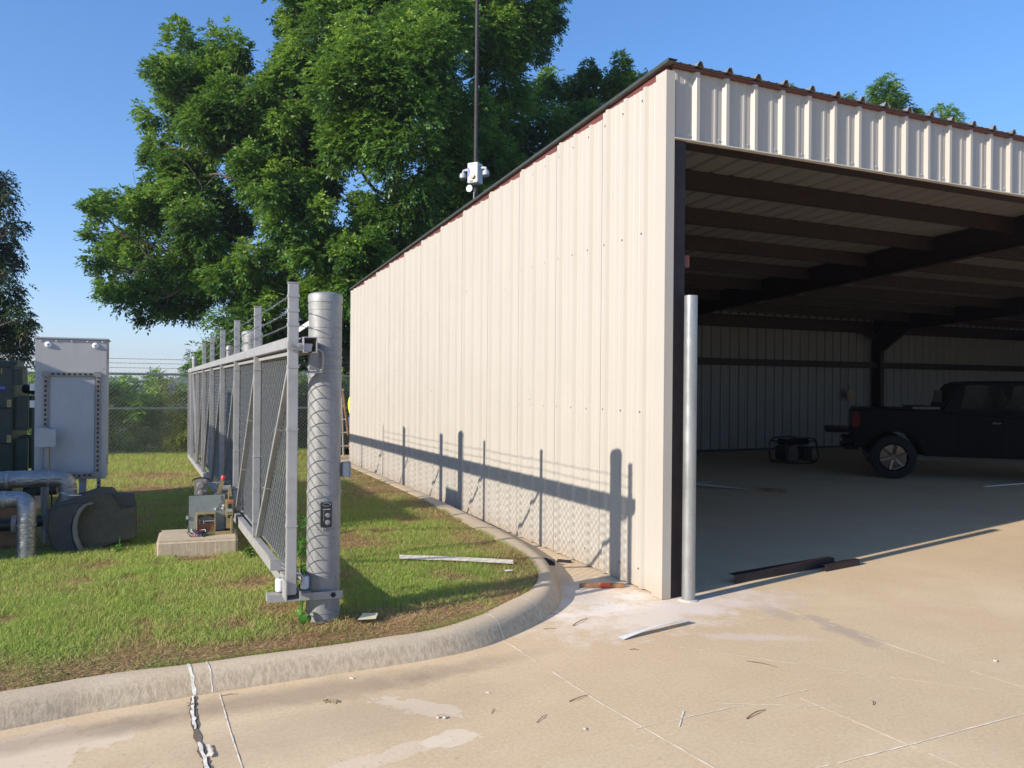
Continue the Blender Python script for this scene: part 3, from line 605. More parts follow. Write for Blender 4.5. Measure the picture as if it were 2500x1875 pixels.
# side wall : 0.914 m sheets whose tops are cut square under the sloping rake
mb = MB(); y = Y0+.10; e = 0
ends = [Y0+.10]
while ends[-1] < Y1-.02: ends.append(min(Y1-.02, ends[-1]+.9144))
for a, b in zip(ends[:-1], ends[1:]):
    pr = profile(a, b, Y0+.30, .027, .034, .014, .0035); zt = zr(b)-.030; V = []
    for s, h in pr: V += [(X0-h, s, .012), (X0-h, s, zt)]
    mb.add(V, [(2*i, 2*i+2, 2*i+3, 2*i+1) for i in range(len(pr)-1)])
    mb.add([(X0-.001, a, .012), (X0-.006, a, .012), (X0-.006, a, zt), (X0-.001, a, zt)], [(0, 1, 2, 3)])
mb.build('side_wall', M['wall'], bld)
mb = MB()
for zz in (.16, 1.50, 3.02):
    y = Y0+.36
    while y < Y1-.2:
        if zz < zr(y)-.15: mb.lathe([(.0095, 0), (.0095, -.004), (.006, -.005), (.006, -.009)], 6, (X0, y, zz+RNG.uniform(-.006, .006)), 'x')
        y += P_
for y in np.arange(Y0+.36, Y1-.2, P_): mb.lathe([(.0095, 0), (.0095, -.004), (.006, -.005), (.006, -.009)], 6, (X0, y, zr(y)-.16), 'x')
for _ in range(26): mb.lathe([(.008, 0), (.005, -.006)], 6, (X0, random.uniform(5.6, 15), random.uniform(.4, 3.4)), 'x')
tag(mb.build('screws', M['screw'], bld), kind='stuff')
# red rake angle, dark rake trim
def slope_bar(mb, x0, x1, ya, yb, d0, d1):
    mb.add([(x, y, zr(y)+d) for x in (x0, x1) for y in (ya, yb) for d in (d0, d1)], [(0, 1, 3, 2), (4, 6, 7, 5), (0, 4, 5, 1), (2, 3, 7, 6), (0, 2, 6, 4), (1, 5, 7, 3)])
mb = MB(); slope_bar(mb, X0+.002, X0+.06, Y0+.02, Y1, -.20, -.004); mb.build('rake_angle', M['redt'], bld)
mb = MB(); slope_bar(mb, X0-.040, X0-.035, Y0-.066, Y1+.06, -.006, .018); slope_bar(mb, X0-.040, X0+.05, Y0-.066, Y1+.06, .0185, .022); mb.build('rake_trim', M['rake'], bld)
# corner trim
mb = MB(); mb.box(X0-.040, X0-.034, Y0-.040, Y0+.11, .004, 4.275).box(X0-.034, X0+.046, Y0-.040, Y0-.033, .004, 4.275).box(X0+.040, X0+.046, Y0-.033, Y0+.02, .004, 3.70)
mb.build('corner_trim', M['wall'], bld, bevel=.002)
# front fascia
pr = profile(X0+.046, X1, 4.014+.040, .030, .040, .016); mb = MB(); V = []
for s, h in pr: V += [(s, Y0-h, 3.745), (s, Y0-h, 4.310)]
mb.add(V, [(2*i, 2*i+2, 2*i+3, 2*i+1) for i in range(len(pr)-1)]); mb.build('front_fascia', M['wall'], bld)
mb = MB(); mb.box(X0+.047, X1, Y0-.044, Y0+.01, 3.733, 3.742); mb.build('drip_trim', M['strip'], bld)
mb = MB()
for k_ in range(75):
    c = 4.05+k_*P_
    if c < X1-.2:
        for zz in (3.79, 4.25): mb.lathe([(.008, 0), (.008, -.003), (.0055, -.004), (.0055, -.009)], 6, (c-.065, Y0, zz), 'y')
tag(mb.build('fascia_screws', M['cream'], bld), kind='stuff')
mb = MB(); mb.box(X0+.03, X1, Y0-.037, Y0+.04, 4.312, 4.331); mb.build('eave_angle', M['redt'], bld)
# roof sheet
pr = [(X0-.034, 0)] + profile(X0+.03, X1+.03, 4.05, .046, .04, .013); mb = MB(); V = []
for s, h in pr: V += [(s, Y0-.065, zr(Y0-.065)+.002+h), (s, Y1+.08, zr(Y1+.08)+.002+h)]
mb.add(V, [(2*i, 2*i+2, 2*i+3, 2*i+1) for i in range(len(pr)-1)]); mb.build('roof', M['roof'], bld)
pr = [(X0-.034, 0)] + profile(X0+.03, X1+.03, 4.05, .046, .05, .013, 0); mb = MB(); V = []
for s, h in pr: V += [(s, Y0-.05, zr(Y0-.05)-.002+h*.5), (s, Y1+.07, zr(Y1+.07)-.002+h*.5)]
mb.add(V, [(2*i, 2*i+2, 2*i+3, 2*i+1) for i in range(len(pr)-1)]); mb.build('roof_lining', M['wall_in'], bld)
# back and right walls
pr = profile(X0, X1, 4.05); mb = MB(); V = []
for s, h in pr: V += [(s, Y1+h, .01), (s, Y1+h, zr(Y1)-.02)]
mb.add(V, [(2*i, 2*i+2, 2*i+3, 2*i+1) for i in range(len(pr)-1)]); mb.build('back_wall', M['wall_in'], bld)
pr = profile(Y0, Y1, Y0+.3); mb = MB(); V = []
for s, h in pr: V += [(X1+h, s, .01), (X1+h, s, zr(s)-.02)]
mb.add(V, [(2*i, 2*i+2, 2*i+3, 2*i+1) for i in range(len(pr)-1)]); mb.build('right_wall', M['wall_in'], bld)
for yy in (Y1+.005, Y0-.03):
    pr = profile(X0-.03, X1+.03, 4.05, .046, .04, .013); mb = MB(); V = []
    for s, h in pr: V += [(s, yy, zr(yy)-.06 if yy > 9 else zr(yy)-.004), (s, yy, zr(yy)-.003+h)]
    if yy > 9: mb.add(V, [(2*i, 2*i+2, 2*i+3, 2*i+1) for i in range(len(pr)-1)]); mb.build('closure_strip', M['red'], bld)
# framing
def csec(mb, x0, x1, y, ztop, depth=.215, fl=.065):
    mb.box(x0, x1, y, y+.006, ztop-depth, ztop); mb.box(x0, x1, y+.006, y+fl, ztop-depth, ztop-depth+.006); mb.box(x0, x1, y+.006, y+fl, ztop-.006, ztop)
for y in (6.13, 7.43, 8.72, 10.02, 11.35, 12.65, 13.95, 15.25):
    for xa, xb in ((X0+.07, 11.33), (11.49, 18.93), (19.09, X1-.05)):
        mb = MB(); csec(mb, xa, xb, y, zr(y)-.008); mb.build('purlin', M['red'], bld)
mb = MB(); mb.box(X0+.05, X1-.05, Y0+.012, Y0+.185, 3.730, 3.95); mb.build('header_beam', M['red'], bld)
for xc in (11.41, 19.01):
    mb = MB(); slope_bar(mb, xc-.006, xc+.006, Y0+.2, Y1-.05, -.42, -.012); slope_bar(mb, xc-.075, xc+.075, Y0+.2, Y1-.05, -.432, -.42); slope_bar(mb, xc-.075, xc+.075, Y0+.2, Y1-.05, -.012, -.006)
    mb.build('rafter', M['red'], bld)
    for ya in (Y0+.21, Y1-.36):
        mb = MB(); mb.box(xc-.075, xc+.075, ya, ya+.01, 0, zr(ya)-.44).box(xc-.075, xc+.075, ya+.29, ya+.30, 0, zr(ya+.3)-.44).box(xc-.005, xc+.005, ya+.01, ya+.29, 0, zr(ya+.3)-.44)
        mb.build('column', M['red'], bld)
    mb = MB(); ya = Y1-.36
    for s in (-1, 1): mb.prism([(xc+s*.08, 3.28), (xc+s*.08, 3.05), (xc+s*.75, 3.28)], ya+.1, ya+.12, 'xz')
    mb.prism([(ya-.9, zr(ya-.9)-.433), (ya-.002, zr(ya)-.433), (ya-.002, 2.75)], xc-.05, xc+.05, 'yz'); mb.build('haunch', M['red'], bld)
mb = MB(); mb.box(X0+.04, X1-.04, Y1-.055, Y1-.010, 3.30, 3.62).box(X0+.04, X1-.04, Y1-.13, Y1-.055, 3.285, 3.30); mb.build('eave_strut', M['red'], bld)
mb = MB(); mb.box(X0+.04, X1-.04, Y1-.20, Y1-.005, 2.28, 2.29).box(X0+.04, X1-.04, Y1-.20, Y1-.19, 2.29, 2.44).box(X0+.04, X1-.04, Y1-.20, Y1-.005, 2.44, 2.45); mb.build('girt', M['red'], bld)
for zz in (1.42, 2.95):
    mb = MB(); mb.box(X0+.004, X0+.07, Y0+.27, Y1-.02, zz, zz+.14); mb.build('side_girt', M['red'], bld)
mb = MB(); mb.box(X0+.052, X0+.175, Y0-.01, Y0+.0, 0, 3.73).box(X0+.052, X0+.175, Y0+.2, Y0+.21, 0, 3.72).box(X0+.10, X0+.11, Y0+.0, Y0+.2, 0, 3.72).build('door_column', M['red'], bld)
mb = MB(); mb.box(X0+.176, X0+.225, Y0-.005, Y0+.045, 2.70, 2.80); mb.build('clip', M['redt'], bld)
mb = MB(); mb.box(X0+.01, X1, Y1-.03, Y1-.012, 0.0, .07); mb.build('base_angle', M['red'], bld)
# ------------------------------------------------------------------ chain link
def chain(name, p0, p1, z0, z1, m, parent, pitch=.068, r=.0021, drop=0.0, spikes=0.0):
    """woven diamonds between plan points p0,p1"""
    p0 = np.array(p0, float); p1 = np.array(p1, float); L = np.linalg.norm(p1-p0); u = (p1-p0)/L; nrm = np.array([-u[1], u[0]])
    nw = int(L/(pitch)); hh = pitch; ns = int((z1-z0)/hh); A = []; B = []
    for w_ in range(nw):
        s0 = w_*pitch; k_ = np.arange(ns+1); s = s0 + ((k_+w_) % 2)*pitch; off = np.where((k_+w_) % 2 == 0, .003, -.003)
        z = z0 + k_*hh - drop*(s/L)
        P = np.stack([p0[0]+u[0]*s+nrm[0]*off, p0[1]+u[1]*s+nrm[1]*off, z], 1); A.append(P[:-1]); B.append(P[1:])
        if spikes: A.append(P[-1:]); B.append(P[-1:]+[[0, 0, spikes]])
    A = np.concatenate(A); B = np.concatenate(B); d = B-A; d /= np.linalg.norm(d, axis=1, keepdims=True)
    a1 = np.cross(d, np.array([nrm[0], nrm[1], .01])); a1 /= np.linalg.norm(a1, axis=1, keepdims=True); a2 = np.cross(d, a1)
    V = []
    for end in (A, B):
        for j in range(4): t = math.pi/2*j; V.append(end+(a1*math.cos(t)+a2*math.sin(t))*r)
    V = np.stack(V, 1).reshape(-1, 3); n_ = len(A); I = np.arange(n_)[:, None]*8
    F = np.concatenate([I+np.array([[j, (j+1) % 4, 4+(j+1) % 4, 4+j]]) for j in range(4)])
    return link(name, npmesh(name, V, F), m, parent)
def barbed(mb, a, b, r=.0022, sag=.0, gap=.125):
    a = Vector(a); b = Vector(b); L = (b-a).length; n_ = max(2, int(L/.03))
    for ph in (0, math.pi):
        P = []
        for i in range(n_+1):
            t = i/n_; p = a.lerp(b, t); p.z += -sag*4*t*(1-t)+.0028*math.sin(i*1.1+ph); p.x += .0028*math.cos(i*1.1+ph); P.append(p)
        mb.tube(P, r, 3)
    for i in range(int(L/gap)):
        t = (i+.5)*gap/L; p = a.lerp(b, t); p.z -= sag*4*t*(1-t)
        for q in range(2):
            v = Vector(RNG.normal(0, 1, 3)).normalized()*.016; mb.tube([p-v, p+v], .0018, 3)
# ------------------------------------------------------------------ sliding gate
GY = [5.2]+[6.93+1.6*i for i in range(7)]+[17.6]
def gx(y): return .81-.013*(y-5.2)
def gd(y): return -.0035*(y-5.2)
def gb(y): return -.018*(y-5.2)           # slight fall away from the camera
gate = thing('sliding_gate', 'long grey metal sliding gate with chain link infill beside the fat post', 'gate', (gx(5.2), 5.2, .12))
ZT, ZB = 2.02, .40
mb = MB(); ya, yb = GY[0]+.03, GY[-1]+.04
mb.beam((gx(ya), ya, ZT-.036+gd(ya)), (gx(yb), yb, ZT-.036+gd(yb)), .070, .072); mb.build('top_beam', M['frame'], gate, bevel=.003)
mb = MB()
for (dx, dz, w_, h_) in [(.052, -.03, .006, .10), (.135, -.03, .006, .10), (.094, .018, .083, .006), (.066, -.078, .03, .006), (.124, -.078, .03, .006)]:
    y2 = 5.12; mb.beam((gx(y2)+dx, y2+.02, ZT-.02+dz+gd(y2)), (gx(yb)+dx, yb, ZT-.02+dz+gd(yb)), w_, h_)
mb.build('track', M['frame'], gate)
mb = MB(); mb.beam((gx(ya), ya-.05, ZB+.01), (gx(yb), yb, ZB+.01+gb(yb)), .052, .09); mb.build('bottom_beam', M['frame'], gate, bevel=.003)
mb = MB(); mb.beam((gx(ya)+.05, ya-.02, ZB+.075), (gx(yb)+.05, yb, ZB+.075+gb(yb)), .035, .006).beam((gx(ya)+.07, ya-.02, ZB+.055), (gx(yb)+.07, yb, ZB+.055+gb(yb)), .006, .045); mb.build('bottom_angle', M['frame'], gate)
mb = MB(); mb.beam((gx(ya)+.012, ya, ZT-.10), (gx(yb)+.012, yb, ZT-.10+gd(yb)), .02, .022); mb.build('tension_rail', M['frame'], gate)
for i, y in enumerate(GY):
    w_ = .064 if i == 0 else .056; tall = i < 6; zt = (2.37 if tall else ZT-.072)+gd(y)
    mb = MB(); x = gx(y)-.006; mb.box(x-w_/2, x+w_/2, y-.028, y+.028, ZB+(-.03 if i == 0 else .052)+gb(y), zt-.006); p = mb.build('upright', M['frame'], gate, bevel=.004)
    if tall: MB().box(x-w_/2-.003, x+w_/2+.003, y-.031, y+.031, zt-.006, zt).build('cap', M['frame'], p)
    if i == 0:
        for zz in (2.275, 2.18, 2.09, 1.82, 1.42, .80):
            MB().box(x-w_/2-.003, x+w_/2+.003, y-.031, y+.031, zz, zz+.018 if zz > 1.8 else zz+.012).build('band', M['frame'], p)
    else:
        for zz in (1.84, 1.06, .55):
            tm = MB(); s_ = zz+random.uniform(-.05, .05)
            tm.tube([(x-w_/2-.003, y+.03, s_), (x-w_/2-.003, y-.031, s_), (x+w_/2+.004, y-.031, s_+.004), (x+w_/2+.03, y-.02, s_+.01)], .0022, 5); tm.build('tie_wire', M['cream'], p)
for i in range(8):
    a, b = GY[i], GY[i+1]
    if i < 6: p, q = (a+.06, ZT-.11), (b-.05, ZB+.07+gb(b))
    else: p, q = (b-.06, ZT-.11), (a+.06, ZB+.07+gb(a))
    mb = MB(); mb.beam((gx(p[0])+.002, p[0], p[1]+gd(p[0])), (gx(q[0])+.002, q[0], q[1]), .034, .034); o = mb.build('diagonal_brace', M['frame'], gate, bevel=.003)
    for t in (.35, .68):
        c = Vector((gx(p[0]), p[0], p[1])).lerp(Vector((gx(q[0]), q[0], q[1])), t); tm = MB(); tm.tube([c+Vector((-.022, .03, 0)), c+Vector((-.022, -.022, -.004)), c+Vector((.03, -.03, -.012))], .0022, 5); tm.build('tie_wire', M['cream'], o)
chain('chain_link_mesh', (gx(GY[0])+.030, GY[0]+.03), (gx(GY[-1])+.030, GY[-1]), ZB+.06, ZT-.10, M['wire'], gate, .042, .0030, .012)
for k_, zz in enumerate((2.28, 2.185, 2.095)):
    mb = MB()
    for a, b in zip(GY[:5], GY[1:6]): barbed(mb, (gx(a)-.034, a, zz+gd(a)), (gx(b)-.034, b, zz+gd(b)), sag=.008+.006*(k_ == 1))
    mb.build('barbed_wire', M['wire'], gate)
# plates on the near end
mb = MB(); mb.prism([(.765, 1.985), (.922, 1.977), (.913, 1.925), (.765, 1.938)], 5.155, 5.165, 'xz'); o = mb.build('end_plate', M['frame'], gate, bevel=.002)
MB().lathe([(.013, -.012), (.013, .0)], 8, (.79, 5.155, 1.962), 'y').lathe([(.013, -.012), (.013, .0)], 8, (.845, 5.155, 1.958), 'y').build('bolts', M['unistrut'], o)
mb = MB(); mb.box(.715, .815, 5.50, 5.508, .455, .53); mb.box(.715, .723, 5.508, 5.6, .455, .53); o = mb.build('lower_bracket', M['frame'], gate)
MB().tube([(.79, 5.49, .505), (.85, 5.19, .508)], .005, 6).tube([(.79, 5.49, .478), (.85, 5.19, .481)], .005, 6).build('bolts', M['galv'], o)
mb = MB(); mb.box(.765, .773, 5.14, 5.30, ZB-.065, ZB+.06).box(.852, .860, 5.14, 5.30, ZB-.065, ZB-.01).box(.773, .852, 5.14, 5.30, ZB-.065, ZB-.057).build('end_shoe', M['frame'], gate)
# ------------------------------------------------------------------ posts
def fat_post(name, label, x, y, r, ztop, bands, group, zb=.10):
    t = thing(name, label, 'post', (x, y, zb), 0, group); n = 40
    mb = MB(); mb.lathe([(r, zb), (r, ztop-.03)], n, (x, y, 0), cap=False); mb.build('pipe', M['galv'], t, smooth=True)
    mb = MB(); mb.lathe([(r+.004, ztop-.07), (r+.005, ztop-.028), (r-.004, ztop-.012), (r*.75, ztop-.002), (r*.3, ztop+.004), (.001, ztop+.005)], n, (x, y, 0)); mb.build('domed_cap', M['galv'], t, smooth=True)
    for z, h, e in bands:
        MB().lathe([(r+.0005, z), (r+e, z+.001), (r+e, z+h-.001), (r+.0005, z+h)], n, (x, y, 0), cap=False).build('strap', M['galv'], t, smooth=True)
    return t
POSTG = 'fat galvanised gate posts'
FP = fat_post('gate_post', 'nearest fat galvanised post with a domed cap, carrying the black photo eye', 1.062, 5.472, .1125, 2.345,
     [(2.222, .040, .0025), (2.10, .006, .003), (2.03, .006, .003), (1.945, .022, .003), (1.895, .014, .006), (1.825, .012, .006), (1.76, .026, .003), (1.43, .003, .002), (.962, .032, .003), (.735, .004, .003), (.675, .003, .002), (.42, .022, .003), (.168, .004, .004)], POSTG)
fat_post('gate_post', 'second fat galvanised post standing behind the sliding gate', 1.0, 9.40, .111, 2.31, [(2.2, .04, .0025), (1.95, .02, .003), (1.2, .003, .002), (.5, .02, .003)], POSTG)
fat_post('fence_post', 'slim round fence post behind the middle of the gate', .97, 12.05, .045, 2.25, [(1.9, .02, .003), (1.1, .02, .003)], 'round fence posts')
fat_post('fence_post', 'far corner fence post with round cap past the end of the gate', .79, 18.9, .05, 2.28, [(1.9, .02, .003), (2.1, .02, .003)], 'round fence posts')
# roller arm around the near post
t = thing('gate_roller_bracket', 'steel arm with two upright rollers clamped low on the nearest fat post', 'bracket', (.8, 5.27, .28))
ang = math.atan2(-.045, .40)
mb = MB(); mb.beam((.665, 5.29, .302), (1.14, 5.245, .302), .012, .048).beam((.665, 5.33, .324), (.95, 5.30, .324), .08, .006).beam((.668, 5.30, .302), (.668, 5.37, .302), .006, .045); mb.build('arm', M['frame'], t, bevel=.001)
mb = MB(); mb.beam((.95, 5.252, .302), (1.15, 5.238, .302), .006, .05); o = mb.build('clamp_plate', M['frame'], t)
MB().lathe([(.017, 0), (.017, -.003)], 12, (1.085, 5.236, .303), 'y').build('slot', M['slot'], o)
for x, y in ((.752, 5.345), (.915, 5.345)):
    r_ = MB().lathe([(.026, .336), (.030, .340), (.030, .412), (.026, .416), (.024, .420)], 20, (x, y, 0)).build('roller', M['whitep'], t, smooth=True)
    MB().lathe([(.009, .30), (.009, .428)], 8, (x, y, 0)).build('pin', M['unistrut'], r_)
# latch receiver and photo eye, grey box
t = thing('latch_bracket', 'square metal loop bracket strapped to the upper part of the nearest fat post', 'bracket', (.97, 5.3, 1.80))
mb = MB(); P = [(.905, 1.945), (.94, 1.952), (.985, 1.95), (1.005, 1.935), (1.01, 1.90), (1.008, 1.83), (.995, 1.805), (.96, 1.797), (.88, 1.797)]
mb.tube([(x, 5.27, z) for x, z in P], .0075, 8); mb.build('loop', M['frame'], t, smooth=True)
mb = MB(); mb.prism([(.925, 1.945), (.985, 1.94), (.997, 1.81), (.925, 1.81)], 5.285, 5.291, 'xz'); mb.build('plate', M['galv'], t)
mb = MB(); mb.box(.865, .985, 5.25, 5.30, 1.790, 1.797); mb.build('ledge', M['frame'], t)
mb = MB(); mb.beam((.875, 5.45, 2.085), (.96, 5.36, 2.15), .01, .03); mb.build('strut', M['frame'], t)
t = thing('photo_eye', 'black twin lens photo eye sensor on the front of the nearest fat post', 'sensor', (1.036, 5.255, .76))
mb = MB(); mb.box(1.0, 1.072, 5.235, 5.27, .757, .925); mb.build('housing', M['black'], t, bevel=.004)
MB().tube([(1.036+.026*math.cos(a), 5.232, .912+.011*math.sin(a)) for a in np.linspace(0, 2*math.pi, 17)], .0016, 5).build('hood_ring', M['cream'], t)
for zz in (.838, .792): MB().lathe([(.017, 5.235), (.017, 5.229), (.013, 5.2275), (.001, 5.2275)], 18, (1.044, 0, zz), 'y').build('lens', M['lens'], t, smooth=True)
MB().box(1.012, 1.060, 5.2335, 5.2348, .876, .882).box(1.017, 1.0195, 5.2335, 5.2348, .80, .87).build('moulding', M['greyd'], t)
MB().tube([(1.015, 5.235, .757), (1.02, 5.255, .735), (1.06, 5.262, .72)], .006, 6).build('conduit', M['greyd'], t)
t = thing('junction_box', 'small grey box on the shaded right side of the nearest fat post', 'box', (1.17, 5.33, 1.07))
MB().box(1.156, 1.205, 5.28, 5.345, 1.075, 1.178).build('body', M['greyd'], t, bevel=.004); MB().box(1.2055, 1.212, 5.277, 5.348, 1.072, 1.181).build('lid', M['greyd'], t, bevel=.002)
MB().box(1.150, 1.1555, 5.29, 5.34, 1.08, 1.17).build('back_plate', M['unistrut'], t)
for nm_, o_ in [(o_.name, o_) for o_ in list(COL.objects) if o_.get('category') and o_.name in ('latch_bracket', 'photo_eye', 'junction_box', 'gate_roller_bracket')]:
    o_.location += Vector((.016, .086, 0)) if nm_ != 'gate_roller_bracket' else Vector((.016, .080, 0))
    if nm_ == 'junction_box': o_.location += Vector((.010, .062, 0))
# loose galvanised bollard by the corner
t = thing('bollard', 'tall bare galvanised steel pipe standing upright in front of the building corner', 'bollard', (3.93, 5.20, 0))
mb = MB(); mb.lathe([(.0535, -.01), (.0535, 2.455), (.048, 2.455), (.048, 2.35)], 36, (3.93, 5.20, 0), cap=False); mb.build('pipe', M['pipe'], t, smooth=True)
MB().lathe([(.085, .0), (.075, .008), (.056, .013)], 24, (3.93, 5.20, 0), cap=False).build('grout_collar', M['stone'], t, smooth=True)
# ------------------------------------------------------------------ back fence
bf = thing('chain_link_fence', 'chain link fence with barbed wire strands crossing behind the lawn', 'fence', (-.3, 18.95, .1))
FX0, FX1, FY = -8.0, 14.0, 18.95
MB().tube([(FX0, FY, 1.875), (FX1, FY, 1.875)], .026, 8).build('top_rail', M['fence'], bf, smooth=True)
MB().tube([(FX0, FY, 1.125), (FX1, FY, 1.125)], .024, 8).build('middle_rail', M['fence'], bf, smooth=True)
MB().tube([(FX0, FY, .16), (FX1, FY, .16)], .004, 5).build('tension_wire', M['fence'], bf)
chain('chain_link_mesh', (FX0, FY-.03), (FX1, FY-.03), .13, 1.90, M['fence'], bf, .042, .0027, 0, .05)
for zz in (2.02, 2.12, 2.215):
    mb = MB(); barbed(mb, (FX0, FY, zz), (FX1, FY, zz), .003, .015, .2); mb.build('barbed_wire', M['wire'], bf)
for x in (-7.0, -4.2, -1.45, 3.6, 6.4, 9.2, 12.0): MB().tube([(x, FY, .05), (x, FY, 2.24)], .030, 10).build('fence_post', M['fence'], bf, smooth=True)
# ------------------------------------------------------------------ electrical cabinet
cb = thing('electrical_cabinet', 'tall pale grey electrical cabinet with a slotted channel frame on its back', 'cabinet', (-.78, 9.4, .1))
CX0, CX1, CY = -1.104, -.460, 9.2
MB().box(CX0, CX1, CY, CY+.42, .71, 2.145).build('enclosure', M['grey'], cb, bevel=.004)
MB().box(CX0-.012, CX1+.014, CY-.018, CY+.44, 2.147, 2.163).build('top_flange', M['grey'], cb, bevel=.002)
mb = MB()
for i in range(5): mb.lathe([(.010, 0), (.008, -.008), (.001, -.009)], 10, (CX0+.045+i*.139, CY-.001, 2.128), 'y')
mb.build('rivets', M['whitep'], cb)
for x in (-.989, -.566):
    o = MB().lathe([(.032, 0), (.032, -.006), (.022, -.014), (.014, -.018), (.006, -.018)], 20, (x, CY-.001, 2.086), 'y').build('hub_plug', M['whitep'], cb, smooth=True)
    MB().lathe([(.007, 0), (.007, -.004)], 10, (x, CY-.019, 2.086), 'y').build('plug_core', M['slot'], o)
def strut(name, x0, x1, z0, z1, y, vert, parent):
    o = MB().box(x0, x1, y-.030, y-.001, z0, z1).build(name, M['unistrut'], parent, bevel=.002); mb = MB()
    if vert:
        z = z0+.03
        while z < z1-.04: mb.box((x0+x1)/2-.009, (x0+x1)/2+.009, y-.0325, y-.0305, z, z+.026); z += .048
    else:
        x = x0+.03
        while x < x1-.04: mb.box(x, x+.026, y-.0325, y-.0305, (z0+z1)/2-.009, (z0+z1)/2+.009); x += .048
    mb.build('slots', M['slot'], o)
strut('channel', -1.025, -.987, .76, 1.81, CY, True, cb); strut('channel', -.556, -.516, .76, 1.81, CY, True, cb)
strut('channel', -.985, -.558, 1.772, 1.808, CY, False, cb); strut('channel', -.985, -.558, .738, .772, CY, False, cb)
mb = MB()
for x, z in [(-1.006, 1.79), (-.536, 1.79), (-.536, .755), (-1.006, .755)]: mb.box(x-.028, x+.028, CY-.039, CY-.034, z-.028, z+.028)
mb.build('gussets', M['unistrut'], cb)
MB().box(-.965, -.570, CY-.010, CY-.003, .79, 1.76).build('back_panel', M['greyd'], cb)
mb = MB()
for _ in range(46): x = -.93+.05*random.randint(0, 6); z = 1.05+.045*random.randint(0, 13); mb.lathe([(.003, 0), (.003, -.001)], 6, (x, CY-.0105, z), 'y')
for _ in range(14): mb.lathe([(.003, 0), (.003, -.001)], 6, (random.choice((-1.07, -.49)), CY-.0005, random.uniform(.8, 1.9)), 'y')
mb.build('screw_holes', M['slot'], cb)
strut('leg', -.545, -.507, .10, .735, CY+.02, True, cb); MB().box(-.71, -.645, CY+.05, CY+.11, .1, .712).build('leg', M['greyd'], cb); MB().box(-1.05, -.99, CY+.05, CY+.11, .1, .712).build('leg', M['greyd'], cb)
MB().box(CX1+.001, CX1+.010, CY+.10, CY+.13, 1.95, 2.06).box(CX1+.001, CX1+.010, CY+.10, CY+.13, .85, .95).build('hinge', M['grey'], cb)
for zz in (1.45, 1.62): MB().box(CX0-.045, CX0-.001, CY+.02, CY+.08, zz, zz+.07).build('side_knob', M['bluestrip'], cb)
# conduit box
t = thing('conduit_box', 'small grey box on a conduit post in front of the cabinet', 'box', (-.98, 9.04, .1))
MB().box(-1.073, -.902, 9.0, 9.1, 1.070, 1.236).build('box', M['greyd'], t, bevel=.004); MB().box(-1.078, -.897, 8.992, 8.999, 1.065, 1.241).build('lid', M['greyd'], t)
MB().box(-1.05, -.96, 9.0, 9.06, 1.243, 1.252).build('plate', M['cream'], t)
MB().lathe([(.028, .1), (.028, 1.068)], 16, (-.982, 9.04, 0)).build('conduit', M['galv'], t, smooth=True)
MB().tube([(-.935, 9.06, .62), (-.93, 9.06, .45), (-.95, 9.05, .30)], .008, 6).build('cable', M['black'], t)
# insulated pipes
def elbow(p, n=7): return [tuple(q) for q in catmull(p, n)]
def foilpipe(label, pts, r, straps):
    t = thing('insulated_pipe', label, 'pipe', pts[-1], 0, 'foil wrapped pipes'); mb = MB(); P = [np.array(p, float) for p in pts]
    mb.tube([Vector(p) for p in elbow(P, 6)], r, 28); o = mb.build('jacket', M['foil'], t, smooth=True)
    for x, y, z, ax in straps:
        q = MB(); q.lathe([(r+.001, -.012), (r+.0035, -.010), (r+.0035, .010), (r+.001, .012)], 28, (x, y, z) if ax == 'x' else (x, y, z), ax, cap=False); q.build('strap', M['galv'], t, smooth=True)
foilpipe('upper foil wrapped pipe bending down in front of the cabinet', [(-3.2, 8.78, .775), (-1.4, 8.78, .778), (-.95, 8.78, .78), (-.85, 8.78, .776), (-.79, 8.78, .745), (-.770, 8.78, .68), (-.768, 8.78, .55), (-.768, 8.78, .30), (-.768, 8.78, .08)], .082, [(-1.27, 8.78, .778, 'x'), (-.93, 8.78, .78, 'x'), (-.768, 8.78, .55, 'z')])
foilpipe('lower foil wrapped pipe whose elbow drops into the grass at the left edge', [(-3.2, 8.45, .635), (-1.5, 8.45, .635), (-1.2, 8.43, .636), (-1.11, 8.40, .632), (-1.06, 8.34, .595), (-1.05, 8.31, .52), (-1.05, 8.30, .40), (-1.05, 8.30, .25), (-1.05, 8.30, .08)], .076, [(-1.24, 8.435, .636, 'x'), (-1.05, 8.30, .42, 'z')])
t = thing('valve_body', 'dark valve body low between the foil pipes', 'valve', (-1.35, 8.7, .1))
MB().tube([(-3, 8.72, .36), (-1.15, 8.72, .36), (-.98, 8.75, .38)], .055, 14).build('pipe', M['black'], t, smooth=True)
MB().box(-1.9, -1.16, 8.95, 9.0, .12, .62).build('backing_board', M['wood'], t)
MB().lathe([(.09, -.02), (.09, .02)], 16, (-1.20, 8.72, .36), 'x').build('flange', M['motor'], t, smooth=True)
